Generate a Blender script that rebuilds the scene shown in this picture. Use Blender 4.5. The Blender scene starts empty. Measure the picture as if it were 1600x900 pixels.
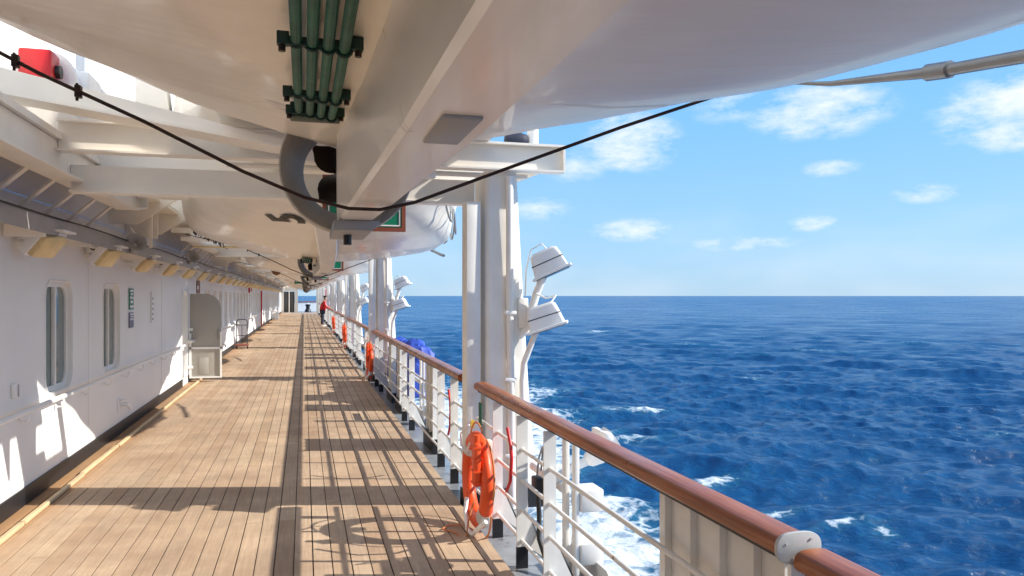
import bpy, bmesh, math, random
import numpy as np
from mathutils import Vector, Matrix, Euler
random.seed(7)
scene = bpy.context.scene
COL = scene.collection
R = math.radians
PI = math.pi

# ------------------------------------------------------------------ camera
cam_d = bpy.data.cameras.new('camera'); cam = bpy.data.objects.new('camera', cam_d); COL.objects.link(cam)
cam_d.sensor_width = 36; cam_d.lens = 27.0; cam_d.shift_y = 12 / 1600
cam_d.clip_start = .05; cam_d.clip_end = 60000
cam.location = (0, 0, 1.78); cam.rotation_euler = (R(90), 0, R(-15.15))
scene.camera = cam
# ------------------------------------------------------------------ sky
SUN_EL = R(32.2); SUN_AZ = R(105.15)          # azimuth clockwise from +Y (ship's fore-and-aft line)
w = bpy.data.worlds.new('World'); scene.world = w; w.use_nodes = True; w.cycles.sampling_method = 'MANUAL'; w.cycles.sample_map_resolution = 512
nt = w.node_tree; nt.nodes.clear()
def wn(t, **k):
    n = nt.nodes.new(t)
    for a, b in k.items(): setattr(n, a, b)
    return n
def wmath(op, a, b=None, c=None, clamp=False):
    n = wn('ShaderNodeMath', operation=op); n.use_clamp = clamp
    for i, v in enumerate((a, b, c)):
        if v is None: continue
        if isinstance(v, (int, float)): n.inputs[i].default_value = v
        else: nt.links.new(v, n.inputs[i])
    return n.outputs[0]
sky = wn('ShaderNodeTexSky', sky_type='NISHITA', sun_disc=False, sun_elevation=SUN_EL, sun_rotation=SUN_AZ,
         altitude=0, air_density=1.0, dust_density=0.35, ozone_density=2.2)
tc = wn('ShaderNodeTexCoord'); sep = wn('ShaderNodeSeparateXYZ'); nt.links.new(tc.outputs['Generated'], sep.inputs[0])
az = wmath('ARCTAN2', sep.outputs[0], sep.outputs[1]); el = wmath('ARCSINE', sep.outputs[2])
cmb = wn('ShaderNodeCombineXYZ'); nt.links.new(az, cmb.inputs[0])
nt.links.new(wmath('MULTIPLY', el, 2.4), cmb.inputs[1])
def noise(scale, detail, rough, off):
    mp = wn('ShaderNodeMapping'); mp.inputs['Location'].default_value = (off, off * .7, 0); nt.links.new(cmb.outputs[0], mp.inputs[0])
    n = wn('ShaderNodeTexNoise'); n.inputs['Scale'].default_value = scale; n.inputs['Detail'].default_value = detail
    n.inputs['Roughness'].default_value = rough; nt.links.new(mp.outputs[0], n.inputs['Vector']); return n.outputs[0]
n_edge = noise(17, 5, .66, 3.1); n_big = noise(7, 2, .5, 9.3)
# cumulus puffs: azimuth (deg from the ship's line), elevation, half width, half height, density
PUFFS = [(24.0, 11.2, 4.2, 2.6, .95), (36.8, 12.6, 5.6, 2.2, .9), (31.5, 13.4, 4.2, 1.5, .5), (49.5, 11.4, 6.4, 2.9, 1.1), (24.3, 4.8, 3.8, 1.1, .75), (37.8, 8.7, 2.2, .8, .6), (43.5, 6.7, 2.4, .8, .6), (17.5, 6.4, 3.2, 1.1, .5), (36.5, 5.0, 2.2, .7, .6), (32, 3.7, 4.5, .7, .6), (20, 9.5, 3.0, 1.6, .5), (62, 9, 6, 1.7, .9), (100, 8, 7, 1.6, .8), (160, 10, 8, 2, .9), (-35, 9, 6, 1.8, .9), (-100, 9, 8, 1.8, .8)]
acc = None
dir2 = wn('ShaderNodeCombineXYZ'); nt.links.new(az, dir2.inputs[0]); nt.links.new(el, dir2.inputs[1])
for a0, e0, wa, he, dn in PUFFS:
    v1 = wn('ShaderNodeVectorMath', operation='MULTIPLY_ADD'); nt.links.new(dir2.outputs[0], v1.inputs[0])
    v1.inputs[1].default_value = (1 / R(wa), 1 / R(he), 0); v1.inputs[2].default_value = (-a0 / wa, -e0 / he, 0)
    v2 = wn('ShaderNodeVectorMath', operation='DOT_PRODUCT'); nt.links.new(v1.outputs[0], v2.inputs[0]); nt.links.new(v1.outputs[0], v2.inputs[1])
    m = wmath('MULTIPLY_ADD', v2.outputs['Value'], -dn, dn)
    acc = wmath('MAXIMUM', m, 0.0) if acc is None else wmath('MAXIMUM', acc, m)
cl = wmath('ADD', acc, wmath('MULTIPLY', wmath('SUBTRACT', n_edge, .5), 3.4))
cl = wmath('MULTIPLY', wmath('SUBTRACT', cl, .05), .72, clamp=True)
cl = wmath('MULTIPLY', cl, wmath('MULTIPLY', acc, 2.0, clamp=True))
band = wmath('MULTIPLY', wmath('SUBTRACT', 1.0, wmath('DIVIDE', el, R(9)), clamp=True), wmath('MULTIPLY', wmath('SUBTRACT', n_big, .40), 2.4, clamp=True))
cl = wmath('MAXIMUM', wmath('MULTIPLY', cl, .85), wmath('MULTIPLY', band, .26))
cl = wmath('MULTIPLY', cl, wmath('GREATER_THAN', el, 0.0))
mix = wn('ShaderNodeMix', data_type='RGBA'); nt.links.new(cl, mix.inputs[0])
# clean marine air: pale blue horizon grading to deeper blue, blended with the physical sky
rmp = wn('ShaderNodeValToRGB'); e_ = rmp.color_ramp.elements
e_[0].position = 0; e_[0].color = (.25, .41, .57, 1); e_[1].position = 1; e_[1].color = (.035, .12, .34, 1)
for p_, c_ in ((.05, (.205, .40, .63, 1)), (.14, (.145, .37, .69, 1)), (.3, (.11, .30, .62, 1))):
    x_ = e_.new(p_); x_.color = c_
nt.links.new(wmath('DIVIDE', el, R(90), clamp=True), rmp.inputs[0])
gain = wn('ShaderNodeVectorMath', operation='SCALE'); nt.links.new(rmp.outputs[0], gain.inputs[0]); gain.inputs['Scale'].default_value = 8.3
smx = wn('ShaderNodeMix', data_type='RGBA'); smx.inputs[0].default_value = .86; nt.links.new(sky.outputs[0], smx.inputs[6]); nt.links.new(gain.outputs[0], smx.inputs[7])
nt.links.new(smx.outputs[2], mix.inputs[6]); mix.inputs[7].default_value = (5.6, 5.7, 5.85, 1)
bg = wn('ShaderNodeBackground'); bg.inputs['Strength'].default_value = 0.085
nt.links.new(mix.outputs[2], bg.inputs['Color'])
wo = wn('ShaderNodeOutputWorld'); nt.links.new(bg.outputs[0], wo.inputs[0])
# ------------------------------------------------------------------ sun
sd = bpy.data.lights.new('sun', 'SUN'); sd.energy = 3.05; sd.angle = R(.53); sd.color = (1, .94, .85)
so = bpy.data.objects.new('sun', sd); COL.objects.link(so)
sv = Vector((math.sin(SUN_AZ) * math.cos(SUN_EL), math.cos(SUN_AZ) * math.cos(SUN_EL), math.sin(SUN_EL)))
so.rotation_euler = (-sv).to_track_quat('-Z', 'Y').to_euler(); so.location = sv * 60
# ------------------------------------------------------------------ exposure
vs = scene.view_settings; vs.view_transform = 'Standard'; vs.look = 'None'; vs.exposure = 1.22; vs.gamma = 1; vs.use_curve_mapping = False
scene.cycles.max_bounces = 8; scene.cycles.diffuse_bounces = 6; scene.cycles.caustics_reflective = False; scene.cycles.caustics_refractive = False

# ================================================================== helpers
class MB:
    def __init__(s): s.v = []; s.f = []
    def add(s, vs, fs):
        b = len(s.v); s.v += [tuple(p) for p in vs]; s.f += [tuple(i + b for i in q) for q in fs]; return s
    def box(s, x0, x1, y0, y1, z0, z1, M=None):
        p = [Vector((x, y, z)) for x in (x0, x1) for y in (y0, y1) for z in (z0, z1)]
        if M: p = [M @ q for q in p]
        return s.add(p, [(0, 1, 3, 2), (4, 6, 7, 5), (0, 4, 5, 1), (2, 3, 7, 6), (0, 2, 6, 4), (1, 5, 7, 3)])
    def prism(s, pts, a0, a1, axis='y', M=None):
        # polygon pts (2D) extruded along an axis
        def mk(p, a):
            return Vector((p[0], a, p[1])) if axis == 'y' else (Vector((a, p[0], p[1])) if axis == 'x' else Vector((p[0], p[1], a)))
        n = len(pts); vs = [mk(p, a0) for p in pts] + [mk(p, a1) for p in pts]
        if M: vs = [M @ q for q in vs]
        fs = [tuple(range(n)), tuple(range(2 * n - 1, n - 1, -1))] + [(i, n + i, n + (i + 1) % n, (i + 1) % n) for i in range(n)]
        return s.add(vs, fs)
    def tube(s, pts, r, n=8, cap=True, closed=False):
        pts = [Vector(p) for p in pts]; rs = r if isinstance(r, (list, tuple)) else [r] * len(pts)
        m = len(pts); rings = []; up = None
        for i, p in enumerate(pts):
            a = pts[i - 1] if (i > 0 or closed) else p; b = pts[(i + 1) % m] if (i < m - 1 or closed) else p
            t = (b - a).normalized()
            if up is None:
                up = Vector((0, 0, 1)) if abs(t.z) < .9 else Vector((1, 0, 0))
            u = up - t * up.dot(t)
            u = u.normalized() if u.length > 1e-6 else t.orthogonal().normalized()
            up = u; v = t.cross(u)
            rings.append([p + (u * math.cos(2 * PI * k / n) + v * math.sin(2 * PI * k / n)) * rs[i] for k in range(n)])
        vs = [q for g in rings for q in g]; fs = []
        for i in range(m if closed else m - 1):
            j = (i + 1) % m
            for k in range(n): fs.append((i * n + k, i * n + (k + 1) % n, j * n + (k + 1) % n, j * n + k))
        if cap and not closed: fs += [tuple(range(n - 1, -1, -1)), tuple((m - 1) * n + k for k in range(n))]
        return s.add(vs, fs)
    def cyl(s, a, b, r, n=16): return s.tube([a, b], r, n)
    def lathe(s, prof, n=32, M=None, closed=False):
        # prof: (radius, height) round local z
        vs = [Vector((p[0] * math.cos(2 * PI * k / n), p[0] * math.sin(2 * PI * k / n), p[1])) for p in prof for k in range(n)]
        if M: vs = [M @ q for q in vs]
        m = len(prof); fs = []
        for i in range(m if closed else m - 1):
            j = (i + 1) % m
            for k in range(n): fs.append((i * n + k, i * n + (k + 1) % n, j * n + (k + 1) % n, j * n + k))
        if not closed: fs += [tuple(range(n - 1, -1, -1)), tuple((m - 1) * n + k for k in range(n))]
        return s.add(vs, fs)
    def loft(s, secs, closed=True, caps=True):
        n = len(secs[0]); b = [q for g in secs for q in g]; fs = []
        for i in range(len(secs) - 1):
            for k in range(n if closed else n - 1):
                fs.append((i * n + k, i * n + (k + 1) % n, (i + 1) * n + (k + 1) % n, (i + 1) * n + k))
        if caps and closed: fs += [tuple(range(n - 1, -1, -1)), tuple((len(secs) - 1) * n + k for k in range(n))]
        return s.add(b, fs)
    def build(s, name, mat, parent=None, bevel=0, smooth=35, loc=None, origin=None):
        me = bpy.data.meshes.new(name)
        o0 = Vector(origin) if origin else Vector((0, 0, 0))
        me.from_pydata([Vector(p) - o0 for p in s.v], [], s.f)
        bm = bmesh.new(); bm.from_mesh(me); bmesh.ops.recalc_face_normals(bm, faces=bm.faces)
        if bevel:
            es = [e for e in bm.edges if len(e.link_faces) == 2 and e.calc_face_angle(0) > .6]
            bmesh.ops.bevel(bm, geom=es, offset=bevel, segments=2, profile=.5, affect='EDGES', clamp_overlap=True)
        bm.to_mesh(me); bm.free()
        if smooth:
            me.shade_smooth(); me.set_sharp_from_angle(angle=R(smooth))
        me.materials.append(mat)
        o = bpy.data.objects.new(name, me); COL.objects.link(o)
        if parent: o.parent = parent
        if origin and not parent: o.location = o0
        if loc: o.location = loc
        return o
def tag(o, label, cat, group=None, kind=None):
    if label: o['label'] = label
    if cat: o['category'] = cat
    if group: o['group'] = group
    if kind: o['kind'] = kind
    return o
def thing(name, label, cat, loc=(0, 0, 0), group=None, rz=0):
    o = bpy.data.objects.new(name, None); o.empty_display_size = .2; COL.objects.link(o); o.location = loc; o.rotation_euler = (0, 0, rz)
    return tag(o, label, cat, group)
def copy_tree(o, parent=None):
    c = o.copy(); COL.objects.link(c)
    if parent: c.parent = parent
    for ch in list(o.children): copy_tree(ch, c)
    return c
ORD = ['nearest', 'second', 'third', 'fourth', 'fifth', 'sixth', 'seventh', 'eighth', 'ninth', 'tenth', 'eleventh', 'twelfth', 'thirteenth', 'fourteenth', 'fifteenth', 'sixteenth', 'seventeenth', 'eighteenth', 'nineteenth', 'twentieth'] + ['twenty-' + q for q in ('first', 'second', 'third', 'fourth', 'fifth', 'sixth', 'seventh', 'eighth', 'ninth')] + ['thirtieth'] + ['thirty-' + q for q in ('first', 'second', 'third', 'fourth', 'fifth')]
def grp(v, name): v['group'] = name

# ------------------------------------------------------------------ materials
def mat(name, col, rough=.5, metal=0., var=.06, vscale=3., bump=0., bscale=60., coat=0., spots=None, spot_amt=.0, spot_scale=14., stretch=(1, 1, 1), spec=.5):
    m = bpy.data.materials.new(name); m.use_nodes = True; t = m.node_tree; b = t.nodes['Principled BSDF']
    b.inputs['Roughness'].default_value = rough; b.inputs['Metallic'].default_value = metal; b.inputs['Coat Weight'].default_value = coat
    b.inputs['Coat Roughness'].default_value = .08; b.inputs['Specular IOR Level'].default_value = spec
    geo = t.nodes.new('ShaderNodeNewGeometry'); mp = t.nodes.new('ShaderNodeMapping'); mp.inputs['Scale'].default_value = stretch
    t.links.new(geo.outputs['Position'], mp.inputs[0])
    n = t.nodes.new('ShaderNodeTexNoise'); n.inputs['Scale'].default_value = vscale; n.inputs['Detail'].default_value = 3; n.inputs['Roughness'].default_value = .6
    t.links.new(mp.outputs[0], n.inputs['Vector'])
    rp = t.nodes.new('ShaderNodeMapRange'); rp.inputs[1].default_value = .3; rp.inputs[2].default_value = .7
    rp.inputs[3].default_value = 1 - var; rp.inputs[4].default_value = 1 + var; t.links.new(n.outputs[0], rp.inputs[0])
    mx = t.nodes.new('ShaderNodeVectorMath'); mx.operation = 'SCALE'; mx.inputs[0].default_value = col[:3]; t.links.new(rp.outputs[0], mx.inputs['Scale'])
    out = mx.outputs[0]
    if spots:
        n2 = t.nodes.new('ShaderNodeTexNoise'); n2.inputs['Scale'].default_value = spot_scale; n2.inputs['Detail'].default_value = 4; n2.inputs['Roughness'].default_value = .7
        mp2 = t.nodes.new('ShaderNodeMapping'); mp2.inputs['Scale'].default_value = (1, 1, .35); t.links.new(geo.outputs['Position'], mp2.inputs[0]); t.links.new(mp2.outputs[0], n2.inputs['Vector'])
        r2 = t.nodes.new('ShaderNodeMapRange'); r2.inputs[1].default_value = 1 - spot_amt; r2.inputs[2].default_value = 1 - spot_amt + .06; t.links.new(n2.outputs[0], r2.inputs[0])
        m2 = t.nodes.new('ShaderNodeMix'); m2.data_type = 'RGBA'; t.links.new(r2.outputs[0], m2.inputs[0]); t.links.new(out, m2.inputs[6]); m2.inputs[7].default_value = (*spots, 1); out = m2.outputs[2]
    t.links.new(out, b.inputs['Base Color'])
    if bump:
        n3 = t.nodes.new('ShaderNodeTexNoise'); n3.inputs['Scale'].default_value = bscale; n3.inputs['Detail'].default_value = 2; t.links.new(mp.outputs[0], n3.inputs['Vector'])
        bp = t.nodes.new('ShaderNodeBump'); bp.inputs['Strength'].default_value = bump; bp.inputs['Distance'].default_value = .02
        t.links.new(n3.outputs[0], bp.inputs['Height']); t.links.new(bp.outputs[0], b.inputs['Normal'])
    return m
RUST = (.33, .16, .06)
M = {}
M['white'] = mat('white_paint', (.82, .81, .78), .38, var=.05, vscale=2.2, bump=.05, bscale=9, spots=RUST, spot_amt=.27, spot_scale=9)
M['wall'] = mat('deckhouse_white', (.87, .865, .85), .42, var=.035, vscale=1.2, bump=.22, bscale=1.3, spots=(.5, .38, .25), spot_amt=.24, spot_scale=7)
M['post'] = mat('column_paint', (.82, .80, .75), .4, var=.07, vscale=3, bump=.08, bscale=7, spots=RUST, spot_amt=.30, spot_scale=7)
M['beam'] = mat('overhead_cream_paint', (.86, .81, .72), .45, var=.06, vscale=2, bump=.05, bscale=6, spots=(.4, .27, .15), spot_amt=.26, spot_scale=5)
M['grey'] = mat('grey_tray', (.36, .35, .34), .5, var=.08)
M['black'] = mat('black_paint', (.012, .012, .014), .45, var=.2)
M['rubber'] = mat('black_rubber', (.02, .02, .02), .6)
M['gel'] = mat('white_gelcoat', (.87, .82, .73), .38, var=.05, vscale=1.6, bump=.22, bscale=5.0, coat=.3, stretch=(.7, 3.2, 1), spots=(.55, .50, .46), spot_amt=.36, spot_scale=1.5)
M['skeg'] = mat('skeg_gelcoat', (.82, .78, .71), .32, var=.07, vscale=3, bump=.08, bscale=5, coat=.2, stretch=(3, .4, 2), spots=(.45, .36, .28), spot_amt=.33, spot_scale=3)
M['green_pipe'] = mat('dark_green_pipe', (.010, .10, .062), .6, var=.35, vscale=8, bump=.15, bscale=20)
M['green_dark'] = mat('dark_green_clamp', (.006, .035, .025), .5, var=.2)
M['anode'] = mat('grey_anode', (.33, .34, .35), .5, metal=.3, var=.1)
M['nozzle'] = mat('bare_grey_nozzle', (.40, .375, .335), .5, metal=.0, var=.14, vscale=5, bump=.08)
M['prop'] = mat('dark_bronze_propeller', (.035, .024, .02), .4, metal=.5, var=.2)
M['rope'] = mat('dark_brown_wire', (.035, .014, .011), .6, var=.2, bump=.5, bscale=300)
M['steel'] = mat('galvanised_steel', (.29, .29, .29), .42, metal=.6, var=.12, vscale=8)
M['sign_green'] = mat('sign_green', (.0, .17, .085), .4, var=.04)
M['sign_frame'] = mat('brown_sign_frame', (.22, .055, .025), .45, var=.1)
M['signwhite'] = mat('sign_white', (.8, .8, .78), .4, var=.02)
M['purple'] = mat('notice_violet', (.12, .1, .2), .4, var=.1)
M['brown'] = mat('notice_brown', (.22, .08, .06), .5, var=.15)
M['orange'] = mat('lifebuoy_orange', (.80, .085, .012), .42, var=.08, vscale=5, bump=.05, bscale=40)
M['tape'] = mat('reflective_tape', (.62, .62, .6), .35, metal=.2, var=.08)
M['oroper'] = mat('orange_rope', (.62, .22, .08), .7, var=.1)
M['red'] = mat('red_paint', (.55, .012, .015), .35, var=.1)
M['blue'] = mat('blue_tarpaulin', (.03, .075, .42), .55, var=.25, vscale=6, bump=.5, bscale=14)
M['palelens'] = mat('yellowed_lamp_lens', (.74, .58, .30), .3, var=.12, vscale=9, coat=.3)
M['lamp'] = mat('white_lamp_body', (.88, .88, .86), .38, var=.03, bump=.05, bscale=30)
M['door'] = mat('beige_door_paint', (.40, .385, .345), .4, var=.03)
M['glass'] = mat('tinted_window_glass', (.17, .225, .22), .06, var=.1, spec=.6)
M['dark'] = mat('dark_interior', (.03, .028, .026), .7)
M['gutter'] = mat('grey_waterway_paint', (.25, .27, .29), .3, var=.22, vscale=5, bump=.15, bscale=12, spots=(.12, .1, .09), spot_amt=.4, spot_scale=6)
M['caulk'] = mat('black_deck_caulking', (.018, .014, .012), .7)
M['batten'] = mat('pale_new_wood', (.64, .47, .27), .55, var=.14, vscale=4, stretch=(6, .8, 6))
M['gclamp'] = mat('grey_clamp_paint', (.52, .52, .50), .4, var=.08); M['skin'] = mat('skin', (.45, .25, .17), .5); M['navy'] = mat('navy_trousers', (.02, .025, .05), .7); M['hair'] = mat('dark_hair', (.02, .014, .01), .6)
M['brownspk'] = mat('brown_ball', (.2, .09, .04), .5)

def teak():
    m = bpy.data.materials.new('weathered_teak'); m.use_nodes = True; t = m.node_tree; b = t.nodes['Principled BSDF']
    N = t.nodes.new; L = t.links.new
    geo = N('ShaderNodeNewGeometry'); oi = N('ShaderNodeObjectInfo')
    rnd = N('ShaderNodeMath'); rnd.operation = 'ADD'; L(oi.outputs['Random'], rnd.inputs[0]); L(geo.outputs['Random Per Island'], rnd.inputs[1])
    fr = N('ShaderNodeMath'); fr.operation = 'FRACT'; L(rnd.outputs[0], fr.inputs[0])
    ramp = N('ShaderNodeValToRGB'); e = ramp.color_ramp.elements
    e[0].position = 0; e[0].color = (.47, .325, .21, 1); e[1].position = 1; e[1].color = (.57, .425, .29, 1)
    for p, c in ((.25, (.53, .38, .25, 1)), (.5, (.51, .375, .255, 1)), (.75, (.555, .405, .27, 1))):
        x = e.new(p); x.color = c
    L(fr.outputs[0], ramp.inputs[0])
    mp = N('ShaderNodeMapping'); mp.inputs['Scale'].default_value = (60, 2.2, 10); L(geo.outputs['Position'], mp.inputs[0])
    off = N('ShaderNodeCombineXYZ'); mo = N('ShaderNodeMath'); mo.operation = 'MULTIPLY'; mo.inputs[1].default_value = 37; L(fr.outputs[0], mo.inputs[0]); L(mo.outputs[0], off.inputs[1]); L(off.outputs[0], mp.inputs['Location'])
    g = N('ShaderNodeTexNoise'); g.inputs['Scale'].default_value = 1; g.inputs['Detail'].default_value = 7; g.inputs['Roughness'].default_value = .65; L(mp.outputs[0], g.inputs['Vector'])
    gr = N('ShaderNodeMapRange'); gr.inputs[1].default_value = .3; gr.inputs[2].default_value = .72; gr.inputs[3].default_value = .80; gr.inputs[4].default_value = 1.12; L(g.outputs[0], gr.inputs[0])
    st = N('ShaderNodeTexNoise'); st.inputs['Scale'].default_value = 1.6; st.inputs['Detail'].default_value = 5; st.inputs['Roughness'].default_value = .65; L(geo.outputs['Position'], st.inputs['Vector'])
    sr = N('ShaderNodeMapRange'); sr.inputs[1].default_value = .36; sr.inputs[2].default_value = .66; sr.inputs[3].default_value = .80; sr.inputs[4].default_value = 1.10; L(st.outputs[0], sr.inputs[0])
    ml = N('ShaderNodeMath'); ml.operation = 'MULTIPLY'; L(gr.outputs[0], ml.inputs[0]); L(sr.outputs[0], ml.inputs[1])
    sc = N('ShaderNodeVectorMath'); sc.operation = 'SCALE'; L(ramp.outputs[0], sc.inputs[0]); L(ml.outputs[0], sc.inputs['Scale'])
    # scattered dark stains
    s2 = N('ShaderNodeTexNoise'); s2.inputs['Scale'].default_value = .9; s2.inputs['Detail'].default_value = 9; s2.inputs['Roughness'].default_value = .7; L(geo.outputs['Position'], s2.inputs['Vector'])
    s2r = N('ShaderNodeMapRange'); s2r.inputs[1].default_value = .42; s2r.inputs[2].default_value = .72; s2r.inputs[4].default_value = .55; L(s2.outputs[0], s2r.inputs[0])
    mx = N('ShaderNodeMix'); mx.data_type = 'RGBA'; L(s2r.outputs[0], mx.inputs[0]); L(sc.outputs[0], mx.inputs[6]); mx.inputs[7].default_value = (.30, .175, .11, 1)
    # rusty run-off stain in the planks along the deckhouse
    sx = N('ShaderNodeSeparateXYZ'); L(geo.outputs['Position'], sx.inputs[0]); wx = N('ShaderNodeMapRange'); wx.inputs[1].default_value = -1.86; wx.inputs[2].default_value = -2.2; L(sx.outputs[0], wx.inputs[0])
    wm = N('ShaderNodeMath'); wm.operation = 'MULTIPLY'; L(wx.outputs[0], wm.inputs[0]); L(st.outputs[0], wm.inputs[1])
    mz = N('ShaderNodeMix'); mz.data_type = 'RGBA'; L(wm.outputs[0], mz.inputs[0]); L(mx.outputs[2], mz.inputs[6]); mz.inputs[7].default_value = (.36, .17, .05, 1); mx = mz
    L(mx.outputs[2], b.inputs['Base Color']); b.inputs['Roughness'].default_value = .62; b.inputs['Specular IOR Level'].default_value = .3
    bp = N('ShaderNodeBump'); bp.inputs['Strength'].default_value = .25; bp.inputs['Distance'].default_value = .004; L(g.outputs[0], bp.inputs['Height']); L(bp.outputs[0], b.inputs['Normal'])
    return m
M['teak'] = teak()
def mahogany():
    m = bpy.data.materials.new('varnished_mahogany'); m.use_nodes = True; t = m.node_tree; b = t.nodes['Principled BSDF']; N = t.nodes.new; L = t.links.new
    geo = N('ShaderNodeNewGeometry'); mp = N('ShaderNodeMapping'); mp.inputs['Scale'].default_value = (55, 1.6, 55); L(geo.outputs['Position'], mp.inputs[0])
    g = N('ShaderNodeTexNoise'); g.inputs['Scale'].default_value = 1; g.inputs['Detail'].default_value = 8; g.inputs['Roughness'].default_value = .65; L(mp.outputs[0], g.inputs['Vector'])
    r = N('ShaderNodeValToRGB'); e = r.color_ramp.elements; e[0].position = .3; e[0].color = (.12, .028, .008, 1); e[1].position = .7; e[1].color = (.46, .155, .042, 1); x = e.new(.5); x.color = (.32, .09, .024, 1)
    L(g.outputs[0], r.inputs[0])
    s = N('ShaderNodeTexNoise'); s.inputs['Scale'].default_value = 2.5; s.inputs['Detail'].default_value = 6; L(geo.outputs['Position'], s.inputs['Vector'])
    rr = N('ShaderNodeMapRange'); rr.inputs[1].default_value = .35; rr.inputs[2].default_value = .7; rr.inputs[3].default_value = .26; rr.inputs[4].default_value = .5; L(s.outputs[0], rr.inputs[0])
    L(rr.outputs[0], b.inputs['Roughness']); L(r.outputs[0], b.inputs['Base Color']); b.inputs['Coat Weight'].default_value = .25; b.inputs['Coat Roughness'].default_value = .25; b.inputs['Specular IOR Level'].default_value = .35
    return m
M['mahogany'] = mahogany()
def sea_mat():
    m = bpy.data.materials.new('ocean_water'); m.use_nodes = True; t = m.node_tree; b = t.nodes['Principled BSDF']; N = t.nodes.new; L = t.links.new
    geo = N('ShaderNodeNewGeometry')
    at = N('ShaderNodeAttribute'); at.attribute_name = 'foam'
    f1 = N('ShaderNodeTexNoise'); f1.inputs['Scale'].default_value = .55; f1.inputs['Detail'].default_value = 6; f1.inputs['Roughness'].default_value = .72; f1.inputs['Distortion'].default_value = .8
    L(geo.outputs['Position'], f1.inputs['Vector'])
    v = N('ShaderNodeTexVoronoi'); v.feature = 'DISTANCE_TO_EDGE'; v.inputs['Scale'].default_value = .8
    dn = N('ShaderNodeTexNoise'); dn.inputs['Scale'].default_value = .8; dn.inputs['Detail'].default_value = 5; L(geo.outputs['Position'], dn.inputs['Vector'])
    dv = N('ShaderNodeVectorMath'); dv.operation = 'MULTIPLY_ADD'; dv.inputs[1].default_value = (2.2, 2.2, 0); L(dn.outputs[1], dv.inputs[0]); L(geo.outputs['Position'], dv.inputs[2]); L(dv.outputs[0], v.inputs['Vector'])
    vr = N('ShaderNodeMapRange'); vr.inputs[1].default_value = .0; vr.inputs[2].default_value = .28; vr.inputs[3].default_value = .22; vr.inputs[4].default_value = -.12; L(v.outputs[0], vr.inputs[0])
    a1 = N('ShaderNodeMath'); a1.operation = 'ADD'; L(f1.outputs[0], a1.inputs[0]); L(vr.outputs[0], a1.inputs[1])
    a2 = N('ShaderNodeMath'); a2.operation = 'ADD'; L(a1.outputs[0], a2.inputs[0]); L(at.outputs['Fac'], a2.inputs[1])
    fm = N('ShaderNodeMapRange'); fm.inputs[1].default_value = .98; fm.inputs[2].default_value = 1.36; L(a2.outputs[0], fm.inputs[0])
    bt = N('ShaderNodeMapRange'); bt.inputs[1].default_value = .6; bt.inputs[2].default_value = 1.3; L(a2.outputs[0], bt.inputs[0])
    c0 = N('ShaderNodeMix'); c0.data_type = 'RGBA'; c0.inputs[6].default_value = (.008, .078, .205, 1); c0.inputs[7].default_value = (.03, .17, .26, 1); L(bt.outputs[0], c0.inputs[0])
    c1 = N('ShaderNodeMix'); c1.data_type = 'RGBA'; c1.inputs[7].default_value = (.78, .82, .84, 1); L(fm.outputs[0], c1.inputs[0]); L(c0.outputs[2], c1.inputs[6])
    L(c1.outputs[2], b.inputs['Base Color'])
    rg = N('ShaderNodeMapRange'); rg.inputs[3].default_value = .12; rg.inputs[4].default_value = .7; L(fm.outputs[0], rg.inputs[0]); ch = N('ShaderNodeAttribute'); ch.attribute_name = 'chop'; ca = N('ShaderNodeMath'); ca.operation = 'MULTIPLY_ADD'; gn = N('ShaderNodeTexNoise'); gn.inputs['Scale'].default_value = .035; gn.inputs['Detail'].default_value = 5; gn.inputs['Roughness'].default_value = .7; gm = N('ShaderNodeMapRange'); gm.inputs[1].default_value = .35; gm.inputs[2].default_value = .65; gm.inputs[3].default_value = .3; gm.inputs[4].default_value = 1.5; L(gn.outputs[0], gm.inputs[0]); gx = N('ShaderNodeMath'); gx.operation = 'MULTIPLY'; L(ch.outputs['Fac'], gx.inputs[0]); L(gm.outputs[0], gx.inputs[1]); ca.inputs[1].default_value = .2; L(gx.outputs[0], ca.inputs[0]); L(rg.outputs[0], ca.inputs[2]); L(ca.outputs[0], b.inputs['Roughness'])
    b.inputs['IOR'].default_value = 1.33; b.inputs['Specular IOR Level'].default_value = .5
    wv = N('ShaderNodeVectorMath'); wv.operation = 'DOT_PRODUCT'; wv.inputs[1].default_value = (math.sin(R(218)), math.cos(R(218)), 0); L(geo.outputs['Position'], wv.inputs[0])
    cv = N('ShaderNodeVectorMath'); cv.operation = 'DOT_PRODUCT'; cv.inputs[1].default_value = (.42 * math.cos(R(218)), -.42 * math.sin(R(218)), 0); L(geo.outputs['Position'], cv.inputs[0])
    mp = N('ShaderNodeCombineXYZ'); L(wv.outputs['Value'], mp.inputs[0]); L(cv.outputs['Value'], mp.inputs[1]); L(mp.outputs[0], gn.inputs['Vector'])
    b1 = N('ShaderNodeTexNoise'); b1.inputs['Scale'].default_value = 1.9; b1.inputs['Detail'].default_value = 6; b1.inputs['Roughness'].default_value = .66; b1.inputs['Distortion'].default_value = .3; L(mp.outputs[0], b1.inputs['Vector'])
    bp = N('ShaderNodeBump'); bp.inputs['Strength'].default_value = 1.0; bp.inputs['Distance'].default_value = .40; L(b1.outputs[0], bp.inputs['Height']); L(bp.outputs[0], b.inputs['Normal'])
    return m
M['sea'] = sea_mat()

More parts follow.
